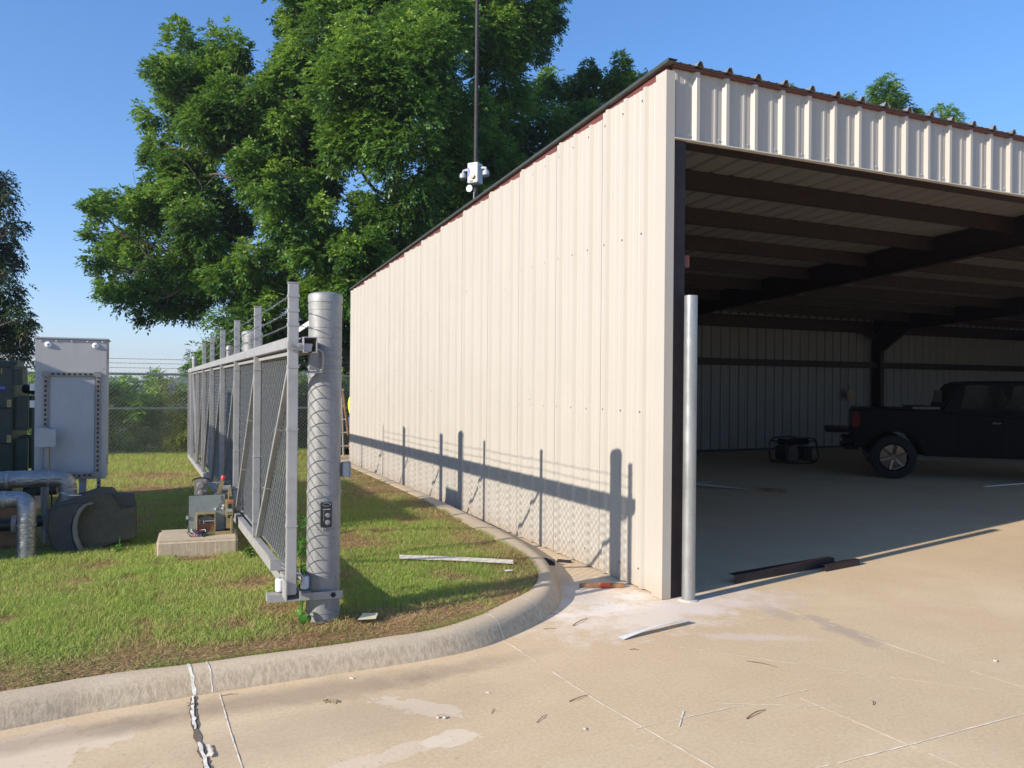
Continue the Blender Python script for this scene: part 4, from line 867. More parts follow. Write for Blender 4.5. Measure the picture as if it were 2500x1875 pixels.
# black cover lying on its side
cv = thing('operator_cover', 'black textured gate operator cover lying on its side in the grass', 'cover', (-.5, 8.55, .12))
def PX(x, y, Y):
    D = 1.1302; v = fw + rt*(x*D-1250)/FPX + up*(937.5-y*D)/FPX; q = v*(Y/v[1]); return (float(q[0]), float(q[2]+EYE))
CR = [(x, max(.10, z)) for x, z in (PX(a, b, 8.45) for a, b in [(106, 1098), (135, 1089), (211, 1066), (240, 1066), (290, 1069), (291, 1082), (266, 1090), (266, 1100), (292, 1096), (294, 1162), (182, 1195), (140, 1197), (113, 1186), (103, 1150)])]
mb = MB(); mb.prism(CR[:4]+CR[7:], 8.48, 8.98, 'xz'); mb.build('shell', M['cover2'], cv, bevel=.010, smooth=True, seg=3)
mb = MB(); mb.prism([CR[3], CR[4], CR[5], CR[6], CR[7]], 8.482, 8.60, 'xz'); mb.build('top_flap', M['cover'], cv)
FL = [(x, max(.10, z)) for x, z in (PX(a, b, 8.42) for a, b in [(105, 1100), (150, 1091), (188, 1087), (172, 1098), (160, 1120), (156, 1138), (159, 1165), (173, 1195), (140, 1198), (112, 1187), (102, 1150)])]
mb = MB(); mb.prism(FL, 8.40, 8.478, 'xz'); mb.build('rounded_top', M['cover'], cv, bevel=.012, smooth=True, seg=3)
arc = [(x, max(.10, z)) for x, z in (PX(a, b, 8.40) for a, b in [(196, 1086), (180, 1090), (168, 1100), (160, 1118), (156, 1138), (158, 1162), (166, 1182), (174, 1197)])]
mb = MB(); V = []
for k_, (x, z) in enumerate(arc):
    w_ = .038 if k_ > 1 else .025
    V += [(x, 8.385, z), (x+w_, 8.385, z-(.0 if k_ > 2 else .012)), (x+w_, 8.478, z-(.0 if k_ > 2 else .012)), (x, 8.478, z)]
m_ = len(arc); mb.add(V, [(4*i+j, 4*i+(j+1) % 4, 4*i+4+(j+1) % 4, 4*i+4+j) for i in range(m_-1) for j in range(4)]+[(3, 2, 1, 0), (4*m_-4, 4*m_-3, 4*m_-2, 4*m_-1)]); mb.build('rim', M['rim'], cv, bevel=.006)
MB().prism([(-.74, 8.52), (-.70, 8.50), (-.63, 8.52), (-.67, 8.545)], .634, .638, 'xy').build('sticker', M['whitep'], cv)
# transformer
tf = thing('transformer', 'dark green pad mounted transformer at the left edge with a small blue plate', 'transformer', (-2.0, 11.6, .1))
MB().box(-3.1, -1.545, 11.0, 12.2, .25, 1.88).build('tank', M['green'], tf, bevel=.01)
MB().box(-3.13, -1.515, 10.96, 12.24, 1.881, 1.90).build('lid', M['green'], tf, bevel=.004)
MB().box(-2.6, -1.545, 11.3, 11.9, 1.901, 1.955).build('hatch', M['green'], tf, bevel=.006)
MB().box(-3.2, -1.3, 10.8, 12.3, .10, .245).build('plinth', M['pad'], tf, bevel=.01)
for y0_ in (11.10, 11.45, 11.80):
    for z0_ in (.62, 1.12): MB().box(-1.543, -1.40, y0_, y0_+.09, z0_, z0_+.40).build('cooling_fin', M['green'], tf, bevel=.008)
mb = MB()
for i in range(5): mb.box(-1.543, -1.465, 11.02+i*.03, 11.032+i*.03, 1.66, 1.86)
mb.build('corrugation', M['green'], tf)
MB().box(-1.665, -1.652, 10.985, 10.998, 1.80, 1.865).build('bracket', M['brass'], tf)
for zz in (1.40, .98): MB().box(-1.60, -1.555, 10.975, 10.998, zz, zz+.09).build('bracket', M['brass'], tf)
MB().box(-3.05, -1.56, 10.985, 10.998, 1.385, 1.397).box(-3.05, -1.56, 10.985, 10.998, .965, .977).build('seam', M['slot'], tf)
pl = MB().box(-1.72, -1.622, 10.988, 10.998, 1.60, 1.655).build('name_plate', M['bluep'], tf)
def text(s, size, mat_, parent, loc, rot, name='lettering', ext=.001):
    cu = bpy.data.curves.new(name, 'FONT'); cu.body = s; cu.size = size; cu.extrude = ext; cu.align_x = 'CENTER'; cu.align_y = 'CENTER'
    ob = bpy.data.objects.new('tmp', cu); COL.objects.link(ob); dg = bpy.context.evaluated_depsgraph_get(); me = bpy.data.meshes.new_from_object(ob.evaluated_get(dg))
    bpy.data.objects.remove(ob); me.transform(Matrix.Translation(loc) @ rot); me.materials.clear(); return link(name, me, mat_, parent)
ROTY = Matrix.Rotation(math.pi/2, 4, 'X')
text('WATTS', .026, M['whitep'], pl, (-1.668, 10.986, 1.628), ROTY)
for pp in ([(-1.46, 11.3, 1.62), (-1.3, 11.2, 1.60), (-1.15, 11.2, 1.57)], [(-1.46, 11.3, .35), (-1.1, 11.25, .36)]): MB().tube(pp, .056, 12).build('cable_duct', M['black'], tf, smooth=True)
t = thing('meter_rack', 'dark green perforated rack squeezed between the transformer and the cabinet', 'rack', (-1.22, 10.6, .1))
mb = MB(); mb.box(-1.30, -1.27, 10.6, 10.64, .2, 1.5).box(-1.20, -1.17, 10.6, 10.64, .2, 1.5); mb.build('rails', M['green'], t)
mb = MB(); mb.box(-1.269, -1.201, 10.605, 10.63, .75, 1.10).box(-1.269, -1.201, 10.605, 10.63, .42, .60); mb.build('panel', M['green'], t)
# ------------------------------------------------------------------ operator on its pad
pd = thing('concrete_pad', 'small rough concrete pad in the grass under the gate operator', 'concrete pad', (.38, 8.05, .1))
mb = MB(); mb.prism([(.015, 7.86), (.72, 7.80), (.76, 8.42), (.05, 8.50)], .08, .262, 'xy'); mb.build('slab', M['pad'], pd, bevel=.022, seg=3)
op = thing('gate_operator', 'uncovered sliding gate operator with exposed panel and wires on its pad', 'gate operator', (.47, 8.3, .262))
MB().box(.305, .632, 8.20, 8.212, .278, .622).build('back_plate', M['panelgrey'], op, bevel=.002)
MB().box(.300, .637, 8.213, 8.219, .272, .627).build('gasket', M['slot'], op)
MB().box(.302, .635, 8.16, 8.20, .270, .276).build('lower_lip', M['panelgrey'], op)
mb = MB(); mb.box(.37, .378, 8.10, 8.199, .285, .46).box(.532, .54, 8.10, 8.199, .285, .46).box(.378, .532, 8.10, 8.199, .452, .46).box(.378, .532, 8.10, 8.199, .285, .291); o = mb.build('transformer_box', M['brass'], op)
mb = MB(); mb.box(.380, .530, 8.125, 8.19, .292, .368); mb.build('copper_winding', M['copper'], o, bevel=.004)
mb = MB(); mb.box(.380, .530, 8.16, 8.198, .369, .45); mb.build('core', M['unistrut'], o)
MB().tube([(.395, 8.12, .42), (.41, 8.11, .44), (.43, 8.13, .425)], .006, 6).tube([(.465, 8.12, .44), (.49, 8.11, .445), (.52, 8.13, .42)], .006, 6).build('leads', M['slot'], o)
for q in ((.394, .402, .365, .40), (.430, .438, .365, .40), (.445, .53, .382, .390)): MB().box(q[0], q[1], 8.108, 8.112, q[2], q[3]).build('terminal', M['cream'], o)
MB().box(.636, .703, 8.12, 8.22, .30, .575).build('side_panel', M['brass'], op, bevel=.002)
MB().box(.640, .700, 8.115, 8.119, .555, .572).build('warning_sticker', M['stickero'], op)
MB().box(.642, .694, 8.115, 8.119, .462, .490).build('rating_sticker', M['cream'], op)
MB().box(.655, .687, 8.114, 8.119, .495, .54).box(.653, .687, 8.114, 8.119, .40, .432).build('cutouts', M['slot'], op)
mb = MB(); mb.box(.660, .695, 8.14, 8.20, .576, .62).prism([(.656, .62), (.694, .62), (.685, .70), (.664, .70)], 8.15, 8.19, 'xz'); mb.build('clutch_lever', M['brass'], op, bevel=.003)
MB().box(.665, .673, 8.136, 8.139, .582, .61).box(.680, .689, 8.136, 8.139, .582, .61).build('lever_slots', M['slot'], op)
MB().box(.37, .485, 8.45, 8.62, .45, .745).build('motor_housing', M['motor'], op, bevel=.012)
MB().lathe([(.033, 8.45), (.033, 8.435), (.028, 8.43), (.001, 8.43)], 20, (.418, 0, .69), 'y').lathe([(.024, 8.45), (.024, 8.435), (.018, 8.43), (.001, 8.43)], 20, (.42, 0, .615), 'y').lathe([(.045, 8.449), (.045, 8.442)], 20, (.445, 0, .66), 'y').build('motor_cap', M['motor'], op, smooth=True)
MB().tube([(.355+.07+.08*math.cos(a), 8.5, .73+.03*math.sin(a)) for a in np.linspace(0, math.pi, 9)], .008, 6).build('motor_hood', M['slot'], op)
mb = MB(); mb.beam((.575, 8.42, .55), (.625, 8.42, .735), .035, .022, (0, 1, 0)); mb.build('limit_arm', M['brass'], op)
MB().lathe([(.018, 0), (.022, .015), (.022, .035), (.012, .05)], 12, (.63, 8.42, .735)).build('red_cap', M['redp'], op, smooth=True)
MB().tube([(.52, 8.42, .72), (.57, 8.415, .716), (.68, 8.42, .722)], .003, 5).build('rod', M['cream'], op)
MB().lathe([(.035, -.03), (.035, .05)], 16, (.66, 8.50, .64), 'x').lathe([(.012, .05), (.012, .12), (.018, .121), (.018, .14)], 12, (.66, 8.50, .64), 'x').build('drive_shaft', M['galv'], op, smooth=True)
MB().box(.54, .66, 8.40, 8.60, .42, .60).build('gearbox', M['motor'], op, bevel=.012)
MB().box(.302, .70, 8.219, 8.60, .272, .30).build('base_plate', M['slot'], op)
mb = MB()
for x in (.33, .665): mb.box(x, x+.03, 8.225, 8.26, .262, .272)
mb.build('spacers', M['brass'], op)
MB().box(.45, .69, 8.03, 8.055, .262, .290).build('base_rail', M['brass'], op, bevel=.002); MB().box(.676, .690, 8.06, 8.115, .262, .42).build('stay', M['brass'], op)
MB().box(.28, .302, 8.19, 8.21, .40, .43).build('side_clip', M['cream'], op)
for nm, mt, cnt in (('red_wires', M['redp'], 3), ('white_wires', M['whitep'], 4), ('black_wires', M['black'], 8), ('blue_wires', M['bluep'], 3)):
    mb = MB()
    for _ in range(cnt):
        a = Vector((random.uniform(.32, .40), 8.15, random.uniform(.27, .31))); b = Vector((random.uniform(.30, .44), random.uniform(7.93, 8.1), .268))
        c = (a+b)/2+Vector((random.uniform(-.05, .05), random.uniform(-.06, .02), random.uniform(.0, .05))); mb.tube([tuple(q) for q in catmull([np.array(a), np.array(c), np.array(b), np.array(b)+RNG.normal(0, .02, 3)*[1, 1, .1]], 4)], .0025, 5)
    mb.build(nm, mt, op)
mb = MB()
for _ in range(7): c = np.array([random.uniform(.40, .46), random.uniform(7.97, 8.05), .285]); mb.tube([c+[.03*math.cos(a)+RNG.normal(0, .004), .015*math.sin(a), .02*math.sin(a*1.3+_)] for a in np.linspace(0, 5.5, 10)], .003, 5)
mb.build('cable_coil', M['black'], op)
mb = MB(); pts = [(.60, 8.198, .615), (.598, 8.196, .57), (.61, 8.197, .55), (.585, 8.196, .53), (.57, 8.196, .50), (.58, 8.196, .47)]; mb.tube(pts, .0022, 5); mb.build('loose_wire', M['slot'], op)
MB().box(.605, .625, 8.194, 8.199, .505, .525).box(.598, .618, 8.194, 8.199, .48, .495).box(.535, .55, 8.194, 8.199, .475, .495).build('connectors', M['whitep'], op)
# ------------------------------------------------------------------ camera pole
t = thing('camera_pole', 'tall dark slender utility pole rising behind the building in front of the trees', 'pole', tuple(at(1023, 900, 19.3)*[1, 1, 0]))
c = at(1023, 900, 19.3); t2 = at(1022, 0, 19.3)
MB().tube([(c[0], c[1], 0), (c[0], c[1], 6), (c[0], c[1], 12.5)], [.056, .052, .045], 12).build('shaft', M['pole'], t, smooth=True)
MB().tube([(c[0]-.07, c[1]-.05, 0), (c[0]-.065, c[1]-.05, 6.4)], .012, 6).build('conduit', M['greyd'], t)
cbx = at(1027, 376, 19.0); t = thing('surveillance_unit', 'white surveillance box with two dome cameras hanging on the dark pole', 'security camera', tuple(cbx), -TH-R(28))
MB().box(-.13, .15, -.16, .10, -.24, .24).build('case', M['cream'], t, True, bevel=.012)
for s in (-1, 1):
    o = MB().tube([(s*.14, -.02, .11), (s*.24, -.02, .115), (s*.31, -.04, .10), (s*.32, -.05, .03)], [.05, .035, .032, .030], 10).build('camera_arm', M['cream'], t, True, smooth=True)
    MB().lathe([(.03, .05), (.07, .03), (.082, -.01), (.080, -.075)], 18, (s*.32, -.05, .0)).build('housing', M['cream'], o, True, smooth=True)
    MB().lathe([(.07, -.076), (.062, -.11), (.035, -.14), (.004, -.148)], 18, (s*.32, -.05, 0)).build('dome', M['smoke'], o, True, smooth=True)
MB().prism([(-.125, .13), (-.085, .13), (-.045, .04), (-.085, -.09), (-.125, -.10)], -.1635, -.1605, 'xz').build('blue_emblem', M['bluep'], t, True)
MB().lathe([(.055, -.162), (.055, -.20), (.04, -.205)], 16, (.03, 0, -.10), 'y').build('lamp', M['brass'], t, True, smooth=True)
MB().lathe([(.022, -.20), (.02, -.215), (.001, -.217)], 12, (.05, 0, -.10), 'y').build('lens', M['whitep'], t, True, smooth=True)
MB().box(-.06, .03, -.163, -.161, -.215, -.19).build('label_strip', M['slot'], t, True)
cu = bpy.data.curves.new('l', 'FONT'); cu.body = 'Queesory'; cu.size = .055; cu.extrude = .001; cu.align_x = 'CENTER'
ob = bpy.data.objects.new('tmp', cu); COL.objects.link(ob); me = bpy.data.meshes.new_from_object(ob.evaluated_get(bpy.context.evaluated_depsgraph_get())); bpy.data.objects.remove(ob); bpy.data.curves.remove(cu)
me.transform(Matrix.Translation((.01, -.162, .175)) @ ROTY); me.materials.clear(); link('lettering', me, M['bluep'], t, True)
MB().lathe([(.085, -.02), (.085, .0), (.08, .012), (.001, .018)], 24, (-.10, -.10, -.36), 'y').build('speaker_disc', M['cream'], t, True, smooth=True)
MB().tube([(-.10, -.08, -.36), (-.02, .05, -.30), (.0, .10, -.1)], .012, 6).build('disc_bracket', M['pole'], t, True)
# ------------------------------------------------------------------ truck
TA = R(45)
tk = thing('pickup_truck', 'black crew cab pickup with its tailgate lowered parked deep in the dark bay', 'truck', (12.72-.70*math.cos(TA), 10.60+.70*math.sin(TA), 0), -TA)
W_ = 1.92
def tp(mb, name, m, par=None, **kw): return mb.build(name, m, par or tk, True, **kw)
bodyp = [(0, .60), (0, 1.30), (.05, 1.325), (1.50, 1.325), (1.54, 1.28), (3.72, 1.16), (4.62, 1.08), (4.82, .93), (4.85, .55), (4.45, .50), (4.38, .66), (4.22, .82), (4.02, .88), (3.82, .88), (3.62, .82), (3.46, .66), (3.42, .45), (1.20, .45), (1.16, .64), (1.00, .82), (.80, .89), (.60, .89), (.40, .82), (.24, .64), (.20, .55)]
tp(MB().prism(bodyp, .02, W_-.02, 'xz'), 'body', M['carpaint'], bevel=.03, smooth=True, seg=3)
cabp = [(1.50, 1.28), (1.60, 1.55), (1.78, 1.80), (1.92, 1.86), (3.1, 1.87), (3.25, 1.84), (3.95, 1.20), (3.95, 1.12), (1.50, 1.12)]
tp(MB().prism(cabp, .12, W_-.12, 'xz'), 'cab', M['carpaint'], bevel=.05, smooth=True, seg=3)
for x0_, x1_ in ((1.82, 2.50), (2.58, 3.30)):
    tp(MB().prism([(x0_, 1.34), (x0_+.10, 1.78), (x1_-.02, 1.78), (x1_+.12, 1.34)], .112, .118, 'xz'), 'side_window', M['glass'])
tp(MB().prism([(.35, 1.36), (W_-.35, 1.36), (W_-.42, 1.68), (.42, 1.68)], 1.56, 1.58, 'yz'), 'rear_window', M['glass'])
for x0_ in (1.70, 2.54):
    tp(MB().box(x0_, x0_+.004, .012, .019, .55, 1.25), 'door_seam', M['slot']); tp(MB().box(x0_+.62, x0_+.76, -.015, .015, 1.08, 1.11), 'door_handle', M['chrome'], bevel=.005)
tp(MB().box(3.20, 3.34, -.20, 0, 1.22, 1.42), 'mirror', M['carpaint'], bevel=.03)
for x0_ in (.70, 3.92):
    for y0_ in (.0, W_-.26):
        o = tp(MB().lathe([(.262, .10), (.262, 0), (.36, .0), (.395, .02), (.41, .06), (.41, .20), (.395, .24), (.36, .26), (.26, .26)], 40, (x0_, y0_, .41), 'y', cap=False), 'wheel', M['tyre'], smooth=True)
        if y0_ < 1:
            tp(MB().lathe([(.262, .05), (.262, .02), (.25, .012), (.235, .03), (.235, .10), (.05, .10)], 40, (x0_, y0_, .41), 'y', cap=False), 'rim', M['chrome'], o, smooth=True)
            q = MB()
            for s_i in range(6):
                a = s_i*math.pi/3+.3; ca, sa = math.cos(a), math.sin(a); q.beam((x0_+ca*.04, y0_+.03, .41+sa*.04), (x0_+ca*.24, y0_+.022, .41+sa*.24), .045, .03, (0, 1, 0))
            tp(q.lathe([(.05, .0), (.055, .03), (.055, .05)], 16, (x0_, y0_, .41), 'y'), 'spokes', M['chrome'], o, bevel=.004)
tp(MB().prism([(-.02, .96), (-.03, 1.10), (-.01, 1.26), (.10, 1.26), (.12, 1.10), (.10, .96)], -.004, .16, 'xz'), 'tail_lamp', M['tail'], bevel=.01)
tp(MB().box(-.50, -.035, .16, W_-.16, .84, .91), 'tailgate', M['carpaint'], bevel=.015)
tp(MB().box(-.17, -.02, .10, W_-.10, .66, .73).box(-.19, .1, .12, W_-.12, .52, .59), 'rear_bumper', M['carpaint'], bevel=.02)
tp(MB().box(.25, 4.5, .30, W_-.30, .36, .449), 'underbody', M['black'])
tp(MB().box(1.02, 1.49, .06, W_-.06, 1.326, 1.37), 'bed_box', M['black'], bevel=.01)
# generator
t = thing('generator', 'dark portable generator in a tube frame on the shaded floor near the back wall', 'generator', (13.1, 13.6, 0))
mb = MB()
for y0_ in (13.35, 13.85): mb.tube([tuple(q) for q in catmull([np.array(p) for p in [(12.70, y0_, .04), (12.68, y0_, .42), (12.78, y0_, .56), (13.1, y0_, .58), (13.48, y0_, .56), (13.58, y0_, .42), (13.56, y0_, .04), (12.70, y0_, .04)]], 4)], .018, 8)
for x in (12.72, 13.54): mb.tube([(x, 13.35, .06), (x, 13.85, .06)], .018, 8).tube([(x, 13.35, .50), (x, 13.85, .50)], .018, 8)
mb.build('tube_frame', M['black'], t, smooth=True)
MB().box(12.80, 13.46, 13.42, 13.78, .42, .55).build('fuel_tank', M['carpaint'], t, bevel=.03, smooth=True)
MB().box(12.78, 13.10, 13.40, 13.80, .08, .40).build('engine', M['black'], t, bevel=.02); MB().lathe([(.15, 13.12), (.15, 13.48)], 20, (0, 13.6, .24), 'x').build('alternator', M['black'], t, smooth=True)
MB().box(13.2, 13.45, 13.352, 13.38, .12, .38).build('outlet_panel', M['tyre'], t)
# hat on back wall
t = thing('straw_hat', 'round tan straw hat like disc hanging on the dark back wall', 'hat', (17.95, 16.42, 1.5))
MB().lathe([(.001, 16.325), (.08, 16.335), (.165, 16.36), (.168, 16.37), (.001, 16.38)], 26, (17.95, 0, 1.50), 'y', cap=False).build('brim_and_crown', M['straw'], t)
MB().tube([(17.95, 16.41, 1.68), (17.95, 16.55, 1.85), (17.95, 16.58, 2.28)], .004, 5).build('string', M['slot'], t)
# scraps in the bay
def sheet(name, label, cat, pts, th, m, z0=0.0, group=None):
    mb = MB(); V = [(x, y, z0+z) for x, y, z in pts]; k_ = len(pts); V += [(x, y, z+th) for x, y, z in V]
    n2 = k_//2; fs = []
    for i in range(n2-1):
        a, b, c_, d = i, i+1, k_-2-i, k_-1-i; fs += [(a, b, c_, d), (d+k_, c_+k_, b+k_, a+k_)]
    fs += [(i, i+k_, (i+1) % k_+k_, (i+1) % k_) for i in range(k_)]
    mb.add(V, fs); o = mb.build(name, m); tag(o, label, cat, group); return o
sheet('metal_offcut', 'pale crumpled trim offcut on the shaded floor just inside the bay', 'offcut', [(7.75, 11.35, .01), (8.3, 10.95, .05), (9.0, 10.35, .01), (9.03, 10.42, .01), (8.4, 11.1, .07), (7.9, 11.5, .02)], .003, M['bluestrip'])
sheet('metal_offcut', 'thin straight strip crossing the crumpled offcut inside the bay', 'offcut', [(8.35, 11.3, .01), (8.75, 11.0, .06), (9.2, 11.35, .02), (9.22, 11.40, .02), (8.75, 11.08, .07), (8.37, 11.36, .01)], .003, M['strip'])
sheet('metal_offcut', 'long pale strip lying on the floor beneath the back wall', 'offcut', [(8.6, 15.1, .01), (11.2, 14.6, .01), (11.2, 14.66, .01), (8.6, 15.18, .01)], .02, M['strip'])
sheet('metal_offcut', 'pale strip on the floor beyond the truck wheels at the right edge', 'offcut', [(13.2, 9.1, .01), (14.8, 9.15, .01), (14.8, 9.2, .01), (13.2, 9.17, .01)], .02, M['strip'])
t = thing('wood_block', 'short splintered wood block on the shaded floor', 'wood', (9.3, 10.0, 0))
mb = MB(); mb.beam((9.10, 10.22, .025), (9.40, 9.85, .025), .07, .045); mb.build('block', M['wood'], t, bevel=.004)
# red channels on the floor at the opening
t = thing('steel_channel', 'long dark red primed steel channel on the sunlit slab edge', 'steel channel', (4.7, 5.5, 0), 0, 'red steel channels')
a, b = Vector((4.63, 5.47, 0)), Vector((6.0, 5.66, 0)); d = (b-a).normalized(); sdv = Vector((-d.y, d.x, 0))
MB().beam(a+Vector((0, 0, .038)), b+Vector((0, 0, .038)), .005, .072).beam(a+sdv*.036+Vector((0, 0, .075)), b+sdv*.036+Vector((0, 0, .075)), .075, .004).build('channel', M['red'], t)
t = thing('steel_channel', 'short dark red primed steel channel lying past the long one', 'steel channel', (5.7, 5.55, 0), 0, 'red steel channels')
a, b = Vector((5.72, 5.50, 0)), Vector((6.24, 5.575, 0))
MB().beam(a+Vector((0, 0, .03)), b+Vector((0, 0, .03)), .005, .055).beam(a+sdv*.025+Vector((0, 0, .060)), b+sdv*.025+Vector((0, 0, .060)), .055, .004).build('channel', M['red'], t)
# strips
sheet('trim_strip', 'long flat pale grey trim strip lying across the lawn', 'trim strip', [(2.015, 6.88, .145), (2.45, 6.62, .150), (2.90, 6.345, .140), (2.935, 6.43, .152), (2.48, 6.71, .162), (2.045, 6.985, .157)], .003, M['strip'])
mb = MB(); V = []
for i in range(13):
    t_ = i/12; c = np.array([2.90+.63*t_, 4.575+.115*t_]); nn_ = np.array([-.18, .98])*.030
    for sg in (-1, 1): V.append((c[0]+nn_[0]*sg, c[1]+nn_[1]*sg, .006+.030*math.sin(t_*2.6)*(.9 if sg < 0 else .35)+.012*t_))
V += [(x, y, z+.003) for x, y, z in V]
mb.add(V, [(2*i, 2*i+1, 2*i+3, 2*i+2) for i in range(12)]+[(26+2*i, 28+2*i, 29+2*i, 27+2*i) for i in range(12)]+[(2*i, 2*i+2, 28+2*i, 26+2*i) for i in range(12)]+[(2*i+3, 2*i+1, 27+2*i, 29+2*i) for i in range(12)])
tag(mb.build('trim_strip', M['bluestrip']), 'pale bluish trim strip curling up on the sunny concrete', 'trim strip')
# stake with tape
t = thing('wood_stake', 'brown wooden stake wrapped in orange tape at the foot of the wall', 'stake', (3.5, 5.8, 0))
a, b = Vector((3.30, 5.865, .020)), Vector((3.66, 5.735, .020)); MB().beam(a, b, .030, .036).build('stake', M['wood'], t, bevel=.003)
c0, c1 = a.lerp(b, .44), a.lerp(b, .66); mb = MB()
dirv = (b-a).normalized(); up_ = Vector((0, 0, 1)); s2 = dirv.cross(up_)
for i in range(9):
    p = c0.lerp(c1, i/8); mb.tube([p+s2*.019*math.cos(q)*1.15+up_*.022*math.sin(q)+dirv*.002*q for q in np.linspace(0, 2*math.pi, 9)], .0042, 5)
mb.build('tape', M['tape'], t)
# rusty bits at the wall base
sheet('red_offcut', 'small rusty red steel offcut leaning by the kerb end', 'offcut', [(3.38, 6.72, .01), (3.47, 6.64, .01), (3.48, 6.66, .06), (3.40, 6.75, .07)], .003, M['red'])
sheet('red_offcut', 'bent reddish shim tucked between kerb and wall', 'offcut', [(3.57, 6.80, .005), (3.68, 6.70, .005), (3.70, 6.74, .02), (3.60, 6.84, .02)], .003, M['red'])
sheet('board_scrap', 'pale bluish plastic scrap under the taped stake', 'scrap', [(3.27, 5.80, .002), (3.36, 5.83, .004), (3.40, 5.90, .004), (3.31, 5.88, .003)], .003, M['bluestrip'])
sheet('paper_scrap', 'flat yellowed paper scrap in the grass right of the nearest fat post', 'scrap', [(1.24, 5.20, .150), (1.36, 5.19, .146), (1.40, 5.28, .158), (1.30, 5.30, .160)], .002, M['paper'])
sheet('board_scrap', 'small white scrap in the shaded grass near the curved kerb', 'scrap', [(2.72, 6.12, .140), (2.78, 6.10, .145), (2.79, 6.12, .146), (2.73, 6.15, .141)], .002, M['whitep'])
# twigs, one by one
def twig(label, a, b, r=.004, bend=.02, forks=1):
    mb = MB(); bend *= .5; a = Vector((*a, r)); b = Vector((*b, r)); m_ = (a+b)/2+Vector((random.uniform(-bend, bend), random.uniform(-bend, bend), r*1.5))
    P = [Vector(q) for q in catmull([np.array(a), np.array(m_), np.array(b)], 4)]; r *= .75; mb.tube(P, [r*(1-.5*i/(len(P)-1)) for i in range(len(P))], 5)
    for _ in range(forks): mb.tube([P[3], P[3]+Vector((random.uniform(-.04, .04), random.uniform(-.03, .03), .006))], r*.5, 4)
    tag(mb.build('twig', M['twig']), label, 'twig', 'twigs on the concrete')
twig('forked dark twig beside the long straight joint line', (2.07, 3.78), (2.21, 3.82), .004)
twig('thick dark twig below the short crossing joint lines', (2.81, 3.22), (2.98, 3.27), .005)
twig('long thin pale brown twig under the diagonal joint line', (3.40, 3.90), (3.50, 3.74), .003)
twig('small slanted twig left of the long straight joint line', (1.79, 3.61), (1.88, 3.68), .003)
twig('straight brown sliver nearest the kerb bend', (2.51, 4.97), (2.60, 4.95), .003, .003, 0)
twig('dark stick between the kerb bend and the pale trim strip', (2.74, 4.96), (2.92, 5.07), .005, .004, 0)
twig('stubby twig right of the crossing joint lines', (3.57, 3.09), (3.61, 3.13), .004, .005, 0)
twig('thin light twig lying across the kerb crack', (.35, 4.60), (.43, 4.59), .0025, .01)
twig('little twig over the filled crack near the kerb', (.17, 4.52), (.225, 4.53), .004, .01)
twig('small brown twig in front of the trim strip end', (2.84, 4.37), (2.89, 4.34), .003, .01)
twig('tangled reddish twig beneath the wall dust', (2.62, 5.27), (2.78, 5.26), .003, .03, 3)
twig('short twig close under the white scoured patch', (1.62, 3.80), (1.66, 3.86), .002, .01)
# stones / butts
def pebble(label, x, y, r, m='stone', cat='pebble', long=1.0, z=0):
    mb = MB(); mb.lathe([(.001, -r*.5), (r*.7, -r*.4), (r, 0), (r*.75, r*.45), (.001, r*.6)], 7, (0, 0, r*.5)); a = random.random()*3
    mb.v = [((p[0]*long)*math.cos(a)-p[1]*math.sin(a)+x+random.uniform(-.1, .1)*r, p[0]*long*math.sin(a)+p[1]*math.cos(a)+y, p[2]*.9+z) for p in mb.v]
    tag(mb.build(cat, M[m]), label, cat, 'bits on the concrete')
pebble('small pale pebble at the right edge of the slab', 4.86, 3.28, .014)
pebble('cream cigarette end shaped chip below the kerb', 1.06, 4.58, .007, 'stone', 'chip', 3.2)
pebble('short white chip right of the scoured patch', 1.71, 4.07, .006, 'stone', 'chip', 2.6)
pebble('grey crumb in a cluster beneath the scoured patch', 1.345, 3.86, .010)
pebble('second crumb of the cluster beneath the scoured patch, slightly larger', 1.375, 3.845, .012)
pebble('greyish bolt cap like stone near the kerb bend', 2.52, 5.30, .016, 'greyd', 'bolt')
pebble('small tan chip in the middle of the slab', 1.98, 3.45, .008, 'stone', 'chip', 1.6)
for i, (x, y) in enumerate([(.86, 4.30), (.90, 4.27)]):
    mb = MB()
    for _ in range(6): q = [(x+RNG.normal(0, .012), y+RNG.normal(0, .015), .004+abs(RNG.normal(0, .004))) for _ in range(4)]; mb.tube(q, .0015, 4)
    tag(mb.build('dry_grass_tuft', M['straw']), ['left clump of dry grass debris on the slab near the kerb', 'right clump of dry grass debris on the slab near the kerb'][i], 'debris')
